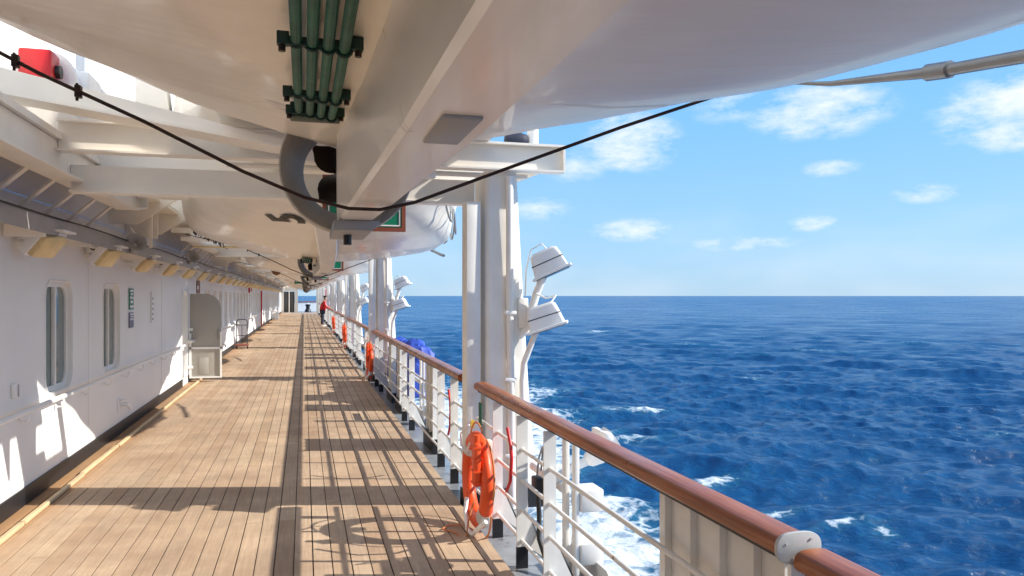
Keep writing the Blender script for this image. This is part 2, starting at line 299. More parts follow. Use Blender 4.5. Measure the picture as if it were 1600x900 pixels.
# ================================================================== setting: sea
SEA_Z = -12.0
def sea():
    rng = np.random.default_rng(3)
    a = np.concatenate([np.linspace(-22, 54, 720), np.linspace(54, 338, 130)[1:-1]]) * PI / 180     # clockwise from +Y
    r = 1 / np.concatenate([np.linspace(1 / 30, 1 / 70, 230), np.linspace(1 / 70, 1 / 900, 420)[1:], np.linspace(1 / 900, 1 / 9000, 60)[1:], [1 / 16000, 1 / 34000]]); r = np.concatenate([[9, 13, 18, 22, 26], r])
    A, Rr = np.meshgrid(a, r); X = Rr * np.sin(A); Y = Rr * np.cos(A); Z = np.zeros_like(X); DX = np.zeros_like(X); DY = np.zeros_like(X)
    step = np.gradient(r)[:, None] * np.ones_like(A); step = np.maximum(step, Rr * (76 / 720) * PI / 180 * .8)
    wind = R(218)
    for i in range(90):
        lam = 1.1 * (60 / 1.1) ** (i / 89.0) * rng.uniform(.9, 1.1); k = 2 * PI / lam
        th = wind + rng.normal(0, .42 if lam > 3 else .7); amp = .0088 * min(lam, 6) * (max(lam, 6) / 6) ** .25 * rng.uniform(.6, 1.3)
        ph = rng.uniform(0, 2 * PI); fade = np.clip((lam / step - 1.3) / 2, 0, 1)
        ar = k * (X * math.sin(th) + Y * math.cos(th)) + ph
        Z += amp * np.cos(ar) * fade; DX -= .8 * amp * math.sin(th) * np.sin(ar) * fade; DY -= .8 * amp * math.cos(th) * np.sin(ar) * fade
    # foam: wash along the ship's side, spreading forward in the picture, plus single breaking crests
    edge = 12 + .24 * Y + 2.2 * np.sin(Y * .19) + 1.4 * np.sin(Y * .53 + 1)
    foam = np.clip((edge - X) / 6, -1, 1) * .78 * (X > 0) * np.clip((150 - Y) / 60, 0, 1) * (Y > -200)
    foam = np.where(X > 0, foam, -.3); foam = np.maximum(foam, -.22)
    crest = np.clip((Z - 1.15 * Z.std() * 1.55) / .6, 0, 1); foam = foam + crest * .42 * (foam < .15)
    for (cx, cy, sx, sy, amt) in [(39.6, 82.9, 4.2, 2.0, .62), (36, 84, 5, 2.2, .4), (29.3, 51.5, 2.8, 1.2, .6), (31, 39.4, 1.7, .8, .62), (28.9, 42.8, 1.9, .7, .5), (32.5, 37.5, 1.0, 1.2, .45), (29.5, 67, 6, 2.5, .42), (106, 266, 8, 7, .5), (66, 60, 2.5, 1.3, .36), (70, 110, 3, 2, .4)]:
        foam = np.maximum(foam, 1.25 * amt * np.exp(-((X - cx) / sx) ** 2 - ((Y - cy) / sy) ** 2) * 1.15 - .1)
        Z += .35 * amt * np.exp(-((X - cx) / (sx * 1.2)) ** 2 - ((Y - cy) / (sy * 1.4)) ** 2)
    X = X + DX; Y = Y + DY
    na, nr = len(a), len(r); co = np.stack([X, Y, Z + SEA_Z], -1).reshape(-1, 3)
    i = np.arange((nr - 1) * na).reshape(nr - 1, na); j = np.roll(i, -1, axis=1)
    q = np.stack([i, i + na, j + na, j], -1).reshape(-1, 4)
    me = bpy.data.meshes.new('sea'); me.vertices.add(len(co)); me.vertices.foreach_set('co', co.ravel())
    me.loops.add(q.size); me.polygons.add(len(q)); me.loops.foreach_set('vertex_index', q.ravel().astype(np.int32))
    me.polygons.foreach_set('loop_start', np.arange(0, q.size, 4, dtype=np.int32)); me.update(calc_edges=True); me.validate(); me.shade_smooth()
    at = me.attributes.new('foam', 'FLOAT', 'POINT'); at.data.foreach_set('value', foam.ravel().astype(np.float32))
    a2 = me.attributes.new('chop', 'FLOAT', 'POINT'); a2.data.foreach_set('value', np.clip(np.log(Rr / 60) / math.log(30), 0, 1).ravel().astype(np.float32))
    me.materials.append(M['sea']); o = bpy.data.objects.new('sea', me); COL.objects.link(o); o['kind'] = 'structure'
sea()

# ================================================================== setting: deck
Y0, Y1 = -4.0, 84.0
XW, XE, PW = -2.3, 1.30, .1241
base = MB().box(XW, XE - .002, Y0, Y1, -.06, -.006).build('deck', M['caulk'], smooth=0); base['kind'] = 'structure'
def planks():
    items = []
    for c in range(29):
        y = Y0 + random.uniform(-4.5, 0)
        while y < Y1:
            ln = random.choice((3.4, 4.2, 5.0, 5.6))
            a, b = max(y, Y0), min(y + ln, Y1)
            if b - a > .2: items.append((c, a + .002, b - .002))
            y += ln
    # the ones that show largest first
    vis = [i for i in items if i[2] > 3.6]; vis.sort(key=lambda i: max(i[1], 3.6)); near = vis[:300]; ns = set(near)
    cache = {}
    for c, a, b in near:
        k = round(b - a, 3)
        x0 = XW + c * PW + .0038; h = PW - .0076
        if k not in cache:
            cache[k] = MB().box(0, h, 0, b - a, -.03, 0).build('plank', M['teak'], base, smooth=0, bevel=.0012).data
            o = COL.objects[-1] if False else [q for q in base.children if q.data == cache[k]][0]
        else:
            o = bpy.data.objects.new('plank', cache[k]); COL.objects.link(o); o.parent = base
        o.location = (x0 + random.uniform(-.0006, .0006), a, random.uniform(-.0012, .0012))
    rest = MB()
    for it in items:
        if it in ns: continue
        c, a, b = it; x0 = XW + c * PW + .0038; rest.box(x0, x0 + PW - .0076, a, b, -.03, random.uniform(-.001, .001))
    o = rest.build('planking', M['teak'], base, smooth=0); o['kind'] = 'stuff'
planks()
# steel waterway beside the planking and the ship's side below it
MB().box(1.30, 1.78, Y0, Y1, -.12, -.045).build('waterway', M['gutter'], smooth=0)['kind'] = 'structure'
mb = MB(); mb.box(1.66, 2.05, Y0, Y1, -.60, -.35); mb.box(1.60, 1.80, Y0, Y1, -.349, -.121); mb.box(1.75, 2.02, Y0, Y1, -13.5, -.601)
mb.build('ship_side', M['white'], smooth=0)['kind'] = 'structure'

# ================================================================== deckhouse
def rrect(cy, cz, hw, hh, r, n=7):
    p = []
    for sx, sz, a0 in ((1, 1, 0), (-1, 1, 90), (-1, -1, 180), (1, -1, 270)):
        for i in range(n):
            a = R(a0 + 90 * i / (n - 1)); p.append((cy + sx * (hw - r) + r * math.cos(a), cz + sz * (hh - r) + r * math.sin(a)))
    return p
WINS = [5.84 + .42 - .0, 8.36, 10.46] + [20.3 + 1.5 * i for i in range(36)]
WINS[0] = 6.26
WINS = [y for y in WINS if y != 6.26]
WINS = [4.1] + WINS
DOORY = 16.55
house = thing('deckhouse', 'long white deckhouse wall with rounded windows along the left of the deck', 'wall', (XW, 0, 0))
ZT = 2.62
def wall():
    mb = MB(); cells = sorted([(y, 1.39, .42, .52, .17) for y in WINS] + [(DOORY, .98, .36, .88, .14)])
    def rect(ya, yb, za, zb): mb.add([(0, ya, za), (0, yb, za), (0, yb, zb), (0, ya, zb)], [(0, 1, 2, 3)])
    y = Y0
    for cy, cz, hw, hh, r in cells:
        a, b = cy - hw - .1, cy + hw + .1
        rect(y, a, 0, ZT); rect(a, b, 0, cz - hh - .06) ; rect(a, b, cz + hh + .06, ZT)
        loop = rrect(cy, cz, hw, hh, r); outer = []
        zA, zB = cz - hh - .06, cz + hh + .06
        for (py, pz) in loop:
            dy, dz = py - cy, pz - cz; s = min((hw + .1) / abs(dy) if abs(dy) > 1e-6 else 1e9, (hh + .06) / abs(dz) if abs(dz) > 1e-6 else 1e9); outer.append((cy + dy * s, cz + dz * s))
        n = len(loop); nq = n // 4
        # snap the middle of every corner run to the cell's corner
        for q, (sy, sz) in enumerate(((1, 1), (-1, 1), (-1, -1), (1, -1))):
            outer[q * nq + nq // 2] = (cy + sy * (hw + .1), cz + sz * (hh + .06))
        vs = [(0, p[0], p[1]) for p in loop] + [(0, p[0], p[1]) for p in outer] + [(-.065, p[0], p[1]) for p in loop]
        fs = []
        for i in range(n):
            j = (i + 1) % n; fs += [(i, j, n + j, n + i), (i, 2 * n + i, 2 * n + j, j)]
        mb.add(vs, fs); y = b
    rect(y, Y1, 0, ZT)
    o = mb.build('wall', M['wall'], house, smooth=30); return o
wall()
def window():
    loop = rrect(0, 0, .42, .52, .17); inn = rrect(0, 0, .375, .475, .14); n = len(loop)
    mb = MB(); mb.add([(-.04, *p) for p in loop] + [(-.04, *p) for p in inn] + [(-.064, *p) for p in inn], [q for i in range(n) for q in ((i, (i + 1) % n, n + (i + 1) % n, n + i), (n + i, n + (i + 1) % n, 2 * n + (i + 1) % n, 2 * n + i))])
    # thin weld bead round the opening
    mb.tube([(.003, p[0] * 1.03, p[1] * 1.024) for p in loop], .009, 6, closed=True)
    wd = mb.build('window', M['wall'], house)
    g = MB().add([(-.058, *p) for p in inn], [tuple(range(n))]).build('pane', M['glass'], wd, smooth=0)
    m2 = MB(); m2.box(-.057, -.02, -.05, -.018, -.474, .474); m2.box(-.057, -.03, .0, .025, -.474, .474); m2.build('mullion', M['wall'], wd, bevel=.004)
    return wd
w0 = window()
for i, y in enumerate(WINS):
    o = w0 if i == 0 else copy_tree(w0, house); o.location = (0, y, 1.39)
MB().box(.002, .016, Y0, DOORY - .4, .0, .15).build('base_strip', M['black'], house, smooth=0)
MB().box(.002, .016, DOORY + .4, Y1, .0, .15).build('base_strip', M['black'], house, smooth=0)
# doorway recess
mb = MB(); mb.box(-.75, -.70, DOORY - .42, DOORY + .42, .05, 1.95); mb.box(-.70, -.066, DOORY - .42, DOORY - .365, .05, 1.95); mb.box(-.70, -.066, DOORY + .365, DOORY + .42, .05, 1.95); mb.box(-.7, -.066, DOORY - .36, DOORY + .36, 1.87, 1.92); mb.box(-.7, -.066, DOORY - .36, DOORY + .36, .05, .097)
mb.build('doorway', M['wall'], house, smooth=0)
# weld seams on the plating
mb = MB()
for y in (6.6, 9.4, 13.9, 19.2): mb.box(.001, .005, y, y + .012, .16, ZT - .3)
mb.build('plate_seam', M['wall'], house, smooth=0)

# upper works above: overhanging plating and upper wall
up = thing('upper_deck_house', 'white upper deckhouse wall in sunlight above the left overhang', 'wall', (XW, 0, 3.1))
MB().box(-.2, 0, Y0, Y1, -.47, 3.6).build('wall', M['wall'], up, smooth=0)
MB().box(.001, .58, Y0, Y1, -.17, -.12).build('overhang_plate', M['beam'], up, smooth=0)
# grey cable tray along the wall top
tray = thing('cable_tray', 'long grey cable tray running along the top of the deckhouse wall', 'cable tray', (-2.0, 0, 2.28))
MB().prism([(0, 0), (.01, .0), (.01, .14), (-.04, .14), (-.04, .13), (0, .13)], Y0, Y1).build('side_channel', M['grey'], tray, smooth=0)
MB().box(-.298, -.001, Y0, Y1, .075, .09).build('tray_floor', M['beam'], tray, smooth=0)
cp = MB().tube([(.018, y, .145 + .006 * math.sin(y * 1.7)) for y in np.linspace(Y0, Y1, 90)], .008, 6); cp.build('cable', M['rubber'], tray)
sg = None
for i in range(60):
    y = 4.2 + 1.35 * i
    if sg is None: sg = MB().box(-.285, .004, -.015, .015, -.03, .074).build('hanger', M['beam'], tray, smooth=0); sg.location = (0, y, 0)
    else: c = sg.copy(); COL.objects.link(c); c.parent = tray; c.location = (0, y, 0)

# ================================================================== wall floodlights
def wall_lamp():
    t = thing('wall_floodlight', 'x', 'lamp', group='floodlights under the cable tray')
    mt = Matrix.Rotation(R(-18), 4, 'Z') @ Matrix.Rotation(R(-48), 4, 'Y')
    MB().box(-.085, .145, -.145, .145, -.03, .05, mt).build('housing', M['lamp'], t, bevel=.008)
    MB().box(-.07, .13, -.13, .13, -.075, -.012, mt).build('lens', M['palelens'], t, bevel=.018)
    MB().box(-.20, -.02, -.03, .03, .02, .045).build('bracket', M['lamp'], t, smooth=0)
    MB().box(-.17, .18, -.09, .25, .105, .12).build('shade_plate', M['lamp'], t, smooth=0)
    c = MB().tube([(-.1, -.08, .08), (-.06, -.12, .07), (0, -.1, .05), (.04, -.04, .03)], .007, 5); c.build('cable', M['rubber'], t)
    return t
l0 = wall_lamp(); ly = [5.15, 7.22, 9.29] + [11.33 + 2.04 * i for i in range(31)]
for i, y in enumerate(ly):
    o = l0 if i == 0 else copy_tree(l0); o.location = (-2.12, y, 2.20); o.scale = (1.08, 1.08, 1.08)
    if i == 0: s = 'yellowed wall floodlight just before the first rounded window'
    elif i == 1: s = 'yellowed wall floodlight above and before the nearest tall window'
    else: s = '%s yellowed wall floodlight counted along the wall from the near window' % ORD[i - 1]
    o['label'] = s

# ================================================================== davit portals (one each bay)
BAY = 10.1; NB = 8
def portal():
    t = thing('davit_portal', 'x', 'davit frame', group='davit frames along the deck')
    b = lambda mb, n, m='beam', bev=.006, sm=35: mb.build(n, M[m], t, bevel=bev, smooth=sm)
    # column: inboard leg with flanges, tapered main box column
    mb = MB(); mb.box(1.335, 1.455, 6.40, 6.42, .10, 2.58); mb.box(1.335, 1.36, 6.421, 6.60, .10, 2.58); mb.box(1.43, 1.455, 6.421, 6.62, .10, 2.58); b(mb, 'leg', 'post', .003)
    MB().box(1.325, 1.465, 6.39, 6.64, -.045, .10).build('painted_foot', M['black'], t, smooth=0)
    secs = []
    for z, xa, xb, y0, y1 in ((-.045, 1.50, 1.98, 6.36, 6.98), (.8, 1.50, 1.90, 6.38, 6.94), (2.0, 1.50, 1.83, 6.40, 6.9), (2.85, 1.50, 1.79, 6.42, 6.9)):
        r = .05; pts = []
        for cx, cy, a0 in ((xb - r, y1 - r, 0), (xa + r, y1 - r, 90), (xa + r, y0 + r, 180), (xb - r, y0 + r, 270)):
            for i in range(5): a = R(a0 + 22.5 * i); pts.append((cx + r * math.cos(a), cy + r * math.sin(a), z))
        secs.append(pts)
    MB().loft(secs).build('column', M['post'], t, smooth=40)
    MB().box(1.49, 2.0, 6.35, 7.0, -.045, .13).build('painted_foot', M['black'], t, smooth=0)
    # outer flange plate standing off the column + drain pipes
    mb = MB(); mb.tube([(1.70, 6.36, 2.8), (1.70, 6.35, 1.65), (1.71, 6.345, .95), (1.72, 6.34, -.04)], .033, 12); mb.build('drain_pipe', M['post'], t)
    mb = MB(); mb.tube([(1.83, 6.33, -.04), (1.815, 6.33, .5), (1.805, 6.33, 1.05), (1.81, 6.30, 1.2), (1.86, 6.26, 1.36), (1.90, 6.2, 1.5)], .026, 12); mb.build('conduit', M['post'], t)
    for z in (1.62, 1.05, .4):
        MB().box(1.655, 1.75, 6.31, 6.40, z, z + .03).build('pipe_clip', M['lamp'], t, bevel=.004)
    # beams
    mb = MB(); mb.box(-1.75, 2.16, 6.34, 6.36, 2.86, 3.06); mb.box(-1.75, 2.16, 6.28, 6.42, 2.845, 2.86); mb.box(-1.75, 2.16, 6.28, 6.42, 3.061, 3.08); b(mb, 'beam', bev=0)
    mb = MB(); mb.box(-1.75, 1.98, 7.44, 7.46, 2.90, 3.06); mb.box(-1.75, 1.98, 7.38, 7.52, 2.885, 2.90); b(mb, 'beam', bev=0)
    mb = MB(); mb.box(-1.75, 1.9, 9.14, 9.16, 2.86, 3.06); mb.box(-1.75, .2, 9.08, 9.22, 2.845, 2.86); b(mb, 'beam', bev=0)
    mb = MB(); mb.prism([(2.16, 2.845), (2.16, 3.08), (2.18, 3.08), (2.18, 2.845)], 6.28, 6.42); mb.prism([(6.421, 2.85), (7.37, 2.89), (7.37, 3.06), (6.421, 3.06)], 1.98, 2.0, 'x'); b(mb, 'end_plate', bev=0)
    mb = MB(); mb.box(-1.75, 1.456, 6.66, 6.68, 2.60, 2.80); mb.box(-1.75, 1.456, 6.60, 6.74, 2.58, 2.60); b(mb, 'header', bev=0)
    # unseen plate on the first beam, added to block sun from the wall
    MB().box(-.6, 1.5, 5.3, 6.85, 3.082, 3.11).build('sun_block_plate', M['beam'], t, smooth=0)
    # pipe with junction box under the beams
    mb = MB(); mb.cyl((-.6, 6.52, 2.83), (1.9, 6.52, 2.83), .022, 10); mb.build('conduit', M['beam'], t)
    mb = MB(); mb.box(.86, 1.08, 6.46, 6.56, 2.78, 2.87); b(mb, 'junction_box', 'lamp', .008)
    # longitudinal girder with flange, snipe end
    mb = MB(); mb.prism([(3.2, 2.68), (8.7, 2.68), (9.2, 2.75), (9.24, 2.84), (9.24, 2.925), (3.2, 2.925)], -1.775, -1.755, 'x'); b(mb, 'girder', bev=0)
    mb = MB(); pr = [(3.2, 2.665), (8.7, 2.665), (9.21, 2.738), (9.26, 2.84), (9.245, 2.845), (9.2, 2.751), (8.7, 2.681), (3.2, 2.681)]; mb.prism(pr, -1.86, -1.66, 'x'); b(mb, 'girder_flange', bev=0)
    # sloping track beam towards the upper deck
    mb = MB(); mb.prism([(-.1, 2.88), (-.1, 2.93), (-2.29, 3.40), (-2.29, 3.21)], 5.95, 6.12); mb.prism([(-.1, 2.86), (-.1, 2.879), (-2.29, 3.209), (-2.29, 3.19)], 5.88, 6.2); b(mb, 'track_beam', bev=0)
    # cranked davit arm over the frame, added out of view for its shade
    for y in (8.75,):
        mb = MB(); mb.prism([(-1.7, 3.09), (-1.3, 3.09), (-1.45, 4.4), (-1.3, 5.6), (-1.7, 5.6)], y, y + .28); b(mb, 'added_davit_arm', bev=0)
    # bracket plates from wall top to girder
    for i in range(8):
        y = 4.3 + .62 * i
        mb = MB(); mb.prism([(-2.2, 2.435), (-1.78, 2.815), (-1.775, 2.80), (-2.19, 2.42)], y - .03, y + .045); b(mb, 'bracket', bev=0)
    # davit foot beyond the girder
    mb = MB(); mb.prism([(-2.28, 2.66), (-1.98, 2.66), (-1.35, 3.09), (-1.35, 3.4), (-2.28, 3.4)], 10.3, 10.34); mb.box(-2.28, -1.3, 10.25, 10.39, 3.401, 3.46); b(mb, 'davit_foot', bev=0)
    mb = MB(); mb.prism([(-2.28, 2.64), (-1.95, 2.64), (-1.25, 3.08), (-1.25, 3.4), (-2.28, 3.4)], 11.7, 11.74); b(mb, 'davit_foot', bev=0)
    mb = MB(); mb.box(-1.94, -1.90, 10.8, 10.86, 2.4, 3.1); mb.box(-2.28, -1.9, 11.2, 11.26, 2.55, 2.95); b(mb, 'davit_stay', bev=0)
    mb = MB(); mb.box(-1.9, -1.1, 12.3, 12.4, 2.72, 2.79); mb.box(-1.9, -1.1, 13.2, 13.28, 2.66, 2.72); b(mb, 'cross_stay', bev=0)
    # round white post standing on the outboard end
    MB().cyl((1.95, 6.5, 3.081), (1.95, 6.5, 3.6), .05).build('top_post', M['lamp'], t)
    return t
p0 = portal()
for k in range(-1, NB):
    o = p0 if k == -1 else copy_tree(p0); o.location = (0, BAY * k, 0)
    o['label'] = ['cream davit frame behind the camera, column beside the handrail', 'nearest cream davit frame with tall white column beside the lifebuoy', 'second white davit column along the rail, beyond the blue tarpaulin'][k + 1] if k < 2 else '%s white davit column along the receding rail' % ORD[k]

# ================================================================== lifeboats
XB = .22
def interp(tab, y):
    for (a, va), (b, vb) in zip(tab, tab[1:]):
        if a <= y <= b:
            s = (y - a) / (b - a); s = s * s * (3 - 2 * s) * .35 + s * .65; return va + (vb - va) * s
    return tab[-1][1] if y > tab[-1][0] else tab[0][1]
WID = [(-2.9, .04), (-2.7, .3), (-2.3, .72), (-1.7, 1.1), (-1, 1.42), (-.2, 1.62), (.8, 1.7), (1.5, 1.6), (2.0, 1.44), (2.5, 1.24), (3.0, 1.07), (3.4, .97), (3.8, .84), (4.1, .68), (4.35, .46), (4.5, .24), (4.56, .05)]
KZ = [(-2.9, 2.95), (-2.5, 2.72), (-1.9, 2.5), (-1.2, 2.36), (-.4, 2.29), (1.9, 2.29), (2.6, 2.34), (3.3, 2.41), (3.9, 2.50), (4.3, 2.58), (4.56, 2.74)]
PROF = [(0, 0), (.12, .04), (.3, .13), (.5, .26), (.68, .41), (.82, .57), (.92, .76), (.98, 1.0), (1.0, 1.35), (1.01, 1.9), (1.02, 2.6), (1.03, 3.6), (1.04, 4.6), (1.0, 5.6), (.93, 6.6), (.75, 8.0), (.4, 8.8), (0, 9.0)]  # top rows: unseen canopy, raised to keep sun off the wall
ROLL = R(2.6)
def hull_pt(y, s, u, off=0):
    wd = interp(WID, y); kz = interp(KZ, y); hb = .29
    wt = interp(WID, .85 + (y - .85) * .86) if abs(y - .85) > .1 else wd; wd = wd + (wt - wd) * min(1, max(0, (u[1] - .9) / 1.6))
    ab = min(1, max(0, (u[1] - 2.0) / 3.0)); x = s * u[0] * wd; z = kz + (2.29 - kz) * ab * .9 + u[1] * hb - off
    # roll about the skeg
    zc = 2.2; dx, dz = x, z - zc
    yf = y + (y - .85) * .30 * min(1, max(0, (z - 2.82) / .5)) - (0 if u[1] < 1 else 0)  # hull ends above the beams flared out to close the sun gap between boats
    return (XB + dx * math.cos(ROLL) + dz * math.sin(ROLL) * .3, yf, zc + dz * math.cos(ROLL) - dx * math.sin(ROLL))
def lifeboat():
    t = thing('lifeboat', 'x', 'lifeboat', group='lifeboats hanging over the deck')
    ys = sorted(set([round(v, 3) for v in np.linspace(-2.9, 4.56, 46)] + [4.5, 4.42, -2.8]))
    secs = []
    for y in ys:
        secs.append([hull_pt(y, -1, u) for u in reversed(PROF)] + [hull_pt(y, 1, u) for u in PROF[1:-1]])
    MB().loft(secs).build('hull', M['gel'], t, smooth=60)
    # skeg: wedge, narrow aft, flat bottom
    secs = []
    for y, xl, xr, zb, zt, fl in ((-1.9, .10, .34, 2.5, 2.7, .0), (-1.2, .16, .36, 2.24, 2.6, .03), (0, .20, .37, 2.115, 2.5, .07), (1.5, .185, .355, 2.105, 2.5, .08), (2.6, .16, .315, 2.10, 2.6, .06), (3.45, .145, .285, 2.10, 2.7, .01), (3.62, .145, .28, 2.10, 2.75, .0)):
        secs.append([(xl, y, zb + .012), (xl + .012, y, zb), (xr - .012, y, zb), (xr, y, zb + .012), (xr + fl, y, zt), (xl - fl, y, zt)])
    MB().loft(secs).build('skeg', M['skeg'], t, smooth=25)
    MB().prism([(.12, 2.055), (.28, 2.055), (.31, 2.085), (.31, 2.099), (.12, 2.099)], 3.3, 3.85).build('heel_shoe', M['anode'], t, bevel=.003)
    MB().cyl((.19, 3.55, 2.01), (.19, 3.55, 2.054), .018, 10).build('shoe_bolt', M['black'], t)
    # nozzle ring and propeller
    C = Vector((.195, 3.80, 2.375)); MT = Matrix.Translation(C) @ Matrix.Rotation(R(-90), 4, 'X')
    pr = [(.300, -.172), (.306, -.165), (.306, -.14), (.30, 0), (.275, .14), (.265, .15), (.235, .14), (.20, .08), (.198, .05), (.297, -.17)]
    MB().lathe(pr, 56, MT, closed=True).build('nozzle', M['nozzle'], t, smooth=28)
    pp = thing('x', None, None); bpy.data.objects.remove(pp)
    hub = MB(); hub.lathe([(.02, -.12), (.05, -.10), (.055, .05), (.045, .12), (.01, .17)], 20, MT); ho = hub.build('propeller', M['prop'], t, smooth=50)
    for q in range(4):
        a0 = q * PI / 2 + R(38); secs = []
        for j in range(9):
            rr = .045 + .145 * j / 8; ch = .085 * math.sin(PI * min(1, (.22 + j / 8 * .86))) ** .7 + .012 ; tw = R(62 - 34 * j / 8)
            pts = []
            for sgn, th in ((-1, 0), (-.5, .008), (.5, .008), (1, 0), (.5, -.008), (-.5, -.008)):
                u = sgn * ch * 1.25; lx = u * math.cos(tw) - th * math.sin(tw); ly = u * math.sin(tw) * .8 + th
                ang = a0 + lx / rr; pts.append(tuple(MT @ Vector((rr * math.cos(ang), rr * math.sin(ang), ly))))
            secs.append(pts)
        MB().loft(secs).build('blade', M['prop'], ho, smooth=60)
    MB().cyl((.195, 3.3, 2.375), (.195, 3.78, 2.375), .03, 12).build('shaft', M['prop'], t)
    # keel cooler: four pipes with clamps, left of the skeg
    def hz(x, y, off):          # hull underside height at world x
        s = (x - XB); wd = interp(WID, y); u = abs(s) / wd
        for a, b in zip(PROF, PROF[1:]):
            if a[0] <= u <= b[0]:
                f = (u - a[0]) / (b[0] - a[0]); h = a[1] + (b[1] - a[1]) * f; break
        z = interp(KZ, y) + h * .29 - off; return 2.2 + (z - 2.2) * math.cos(ROLL) - s * math.sin(ROLL)
    for i in range(4):
        x = -.015 + i * .031; yy = [.6, 1.0, 1.4, 1.8, 2.1, 2.35]
        MB().tube([(x, y, hz(x, y, .03)) for y in yy] , .0115, 10).build('cooler_pipe', M['green_pipe'], t)
    for y in (1.05, 1.58, 2.02, 2.33):
        mb = MB(); zz = hz(.03, y, .03)
        mb.box(-.032, .097, y - .008, y + .008, zz - .006, zz + .012); 
        for i in range(4): mb.tube([(-.015 + i * .031 + .0145 * math.cos(a), y, hz(-.015 + i * .031, y, .03) - .0145 * math.sin(a)) for a in np.linspace(0, PI, 7)], .0045, 6)
        for s in (-1, 1): mb.box(.032 + s * .072 - .012, .032 + s * .072 + .012, y - .011, y + .011, zz - .006, zz + .02)
        mb.build('cooler_clamp', M['green_dark'], t, bevel=.002)
        for s in (-1, 1): MB().cyl((.032 + s * .074, y, zz - .018), (.032 + s * .074, y, zz - .005), .007, 8).build('clamp_bolt', M['prop'], t)
    MB().box(-.04, .105, 2.33, 2.40, hz(.03, 2.36, .045), hz(.03, 2.36, 0)).build('cooler_header', M['green_dark'], t, bevel=.004)
    # anodes on the skeg
    MB().box(.24, .315, 1.36, 1.60, 2.0985, 2.108).build('anode', M['anode'], t, bevel=.004)
    MB().box(.118, .150, .62, 1.02, 2.20, 2.29).build('side_box', M['skeg'], t, bevel=.008)
    MB().box(.121, .158, .62, 1.03, 2.188, 2.199).build('box_gasket', M['green_dark'], t, smooth=0)
    # grey pole along the outboard bilge with a coupling
    pts = [Vector((1.97, y, z)) for y, z in ((1.0, 2.366), (1.3, 2.40), (2.02, 2.50))] + [Vector((1.93, 2.5, 2.585)), Vector((1.86, 2.66, 2.625))]
    MB().tube(pts, [.021, .021, .020, .010, .004], 12).build('skate_pole', M['steel'], t)
    MB().tube([(1.97, 1.98, 2.495), (1.97, 2.07, 2.51)], .028, 12).build('pole_coupling', M['steel'], t)
    # becketed grab line round the outboard side
    for i in range(7):
        y = -1.7 + .75 * i
        pts = []
        for j in range(9):
            yy = y + .75 * j / 8; b = hull_pt(yy, 1, (1.015, 1.9)); sag = .22 * math.sin(PI * j / 8); pts.append((b[0] + .03, yy, b[2] - sag))
        MB().tube(pts, .011, 6).build('grab_line', M['steel'], t)
        for q in (.25, .5, .75):
            yy = y + .75 * q; b = hull_pt(yy, 1, (1.015, 1.9)); sg_ = .22 * math.sin(PI * q)
            MB().tube([(b[0] + .03, yy, b[2] - sg_), (b[0] + .02, yy, b[2] + .03)], .006, 5).build('grab_loop', M['steel'], t)
    return t
b0 = lifeboat()
for k in range(NB):
    o = b0 if k == 0 else copy_tree(b0); o.location = (0, BAY * k, 0)
    o['label'] = ['huge white lifeboat hull directly overhead with green cooling pipes and propeller', 'second white lifeboat beyond the first davit frame, black number on its bottom'][k] if k < 2 else '%s white lifeboat counted along the deck from the camera' % ORD[k]
    if k == 1: boat2 = o
# number on the second boat's bottom
fc = bpy.data.curves.new('number', 'FONT'); fc.body = '5'; fc.size = .42; fc.offset = .014; fo = bpy.data.objects.new('number', fc); COL.objects.link(fo)
bpy.context.view_layer.update(); me = bpy.data.meshes.new_from_object(fo.evaluated_get(bpy.context.evaluated_depsgraph_get())); bpy.data.objects.remove(fo)
bm = bmesh.new(); bm.from_mesh(me); bmesh.ops.triangulate(bm, faces=bm.faces); bmesh.ops.subdivide_edges(bm, edges=bm.edges, cuts=2)
for v in bm.verts:
    # number reads from below, top towards the stern-left
    a = R(-60); lx, ly = v.co.x - .12, (v.co.y - .15) * 1.25; gx = -(lx * math.cos(a) - ly * math.sin(a)); gy = lx * math.sin(a) + ly * math.cos(a)
    X, Yv = -.20 + gx, -1.9 + gy
    s = X - XB; wd = interp(WID, Yv); u = min(abs(s) / wd, .97); h = 0
    for p, q in zip(PROF, PROF[1:]):
        if p[0] <= u <= q[0]: h = p[1] + (q[1] - p[1]) * (u - p[0]) / (q[0] - p[0]); break
    z = interp(KZ, Yv) + h * .29; v.co = (XB + s, Yv, 2.2 + (z - 2.2) * math.cos(ROLL) - s * math.sin(ROLL) - .012)
bm.to_mesh(me); bm.free(); me.materials.clear(); me.materials.append(M['black'])
nb = bpy.data.objects.new('hull_number', me); COL.objects.link(nb); nb.parent = boat2; nb['label'] = 'black painted hull number'

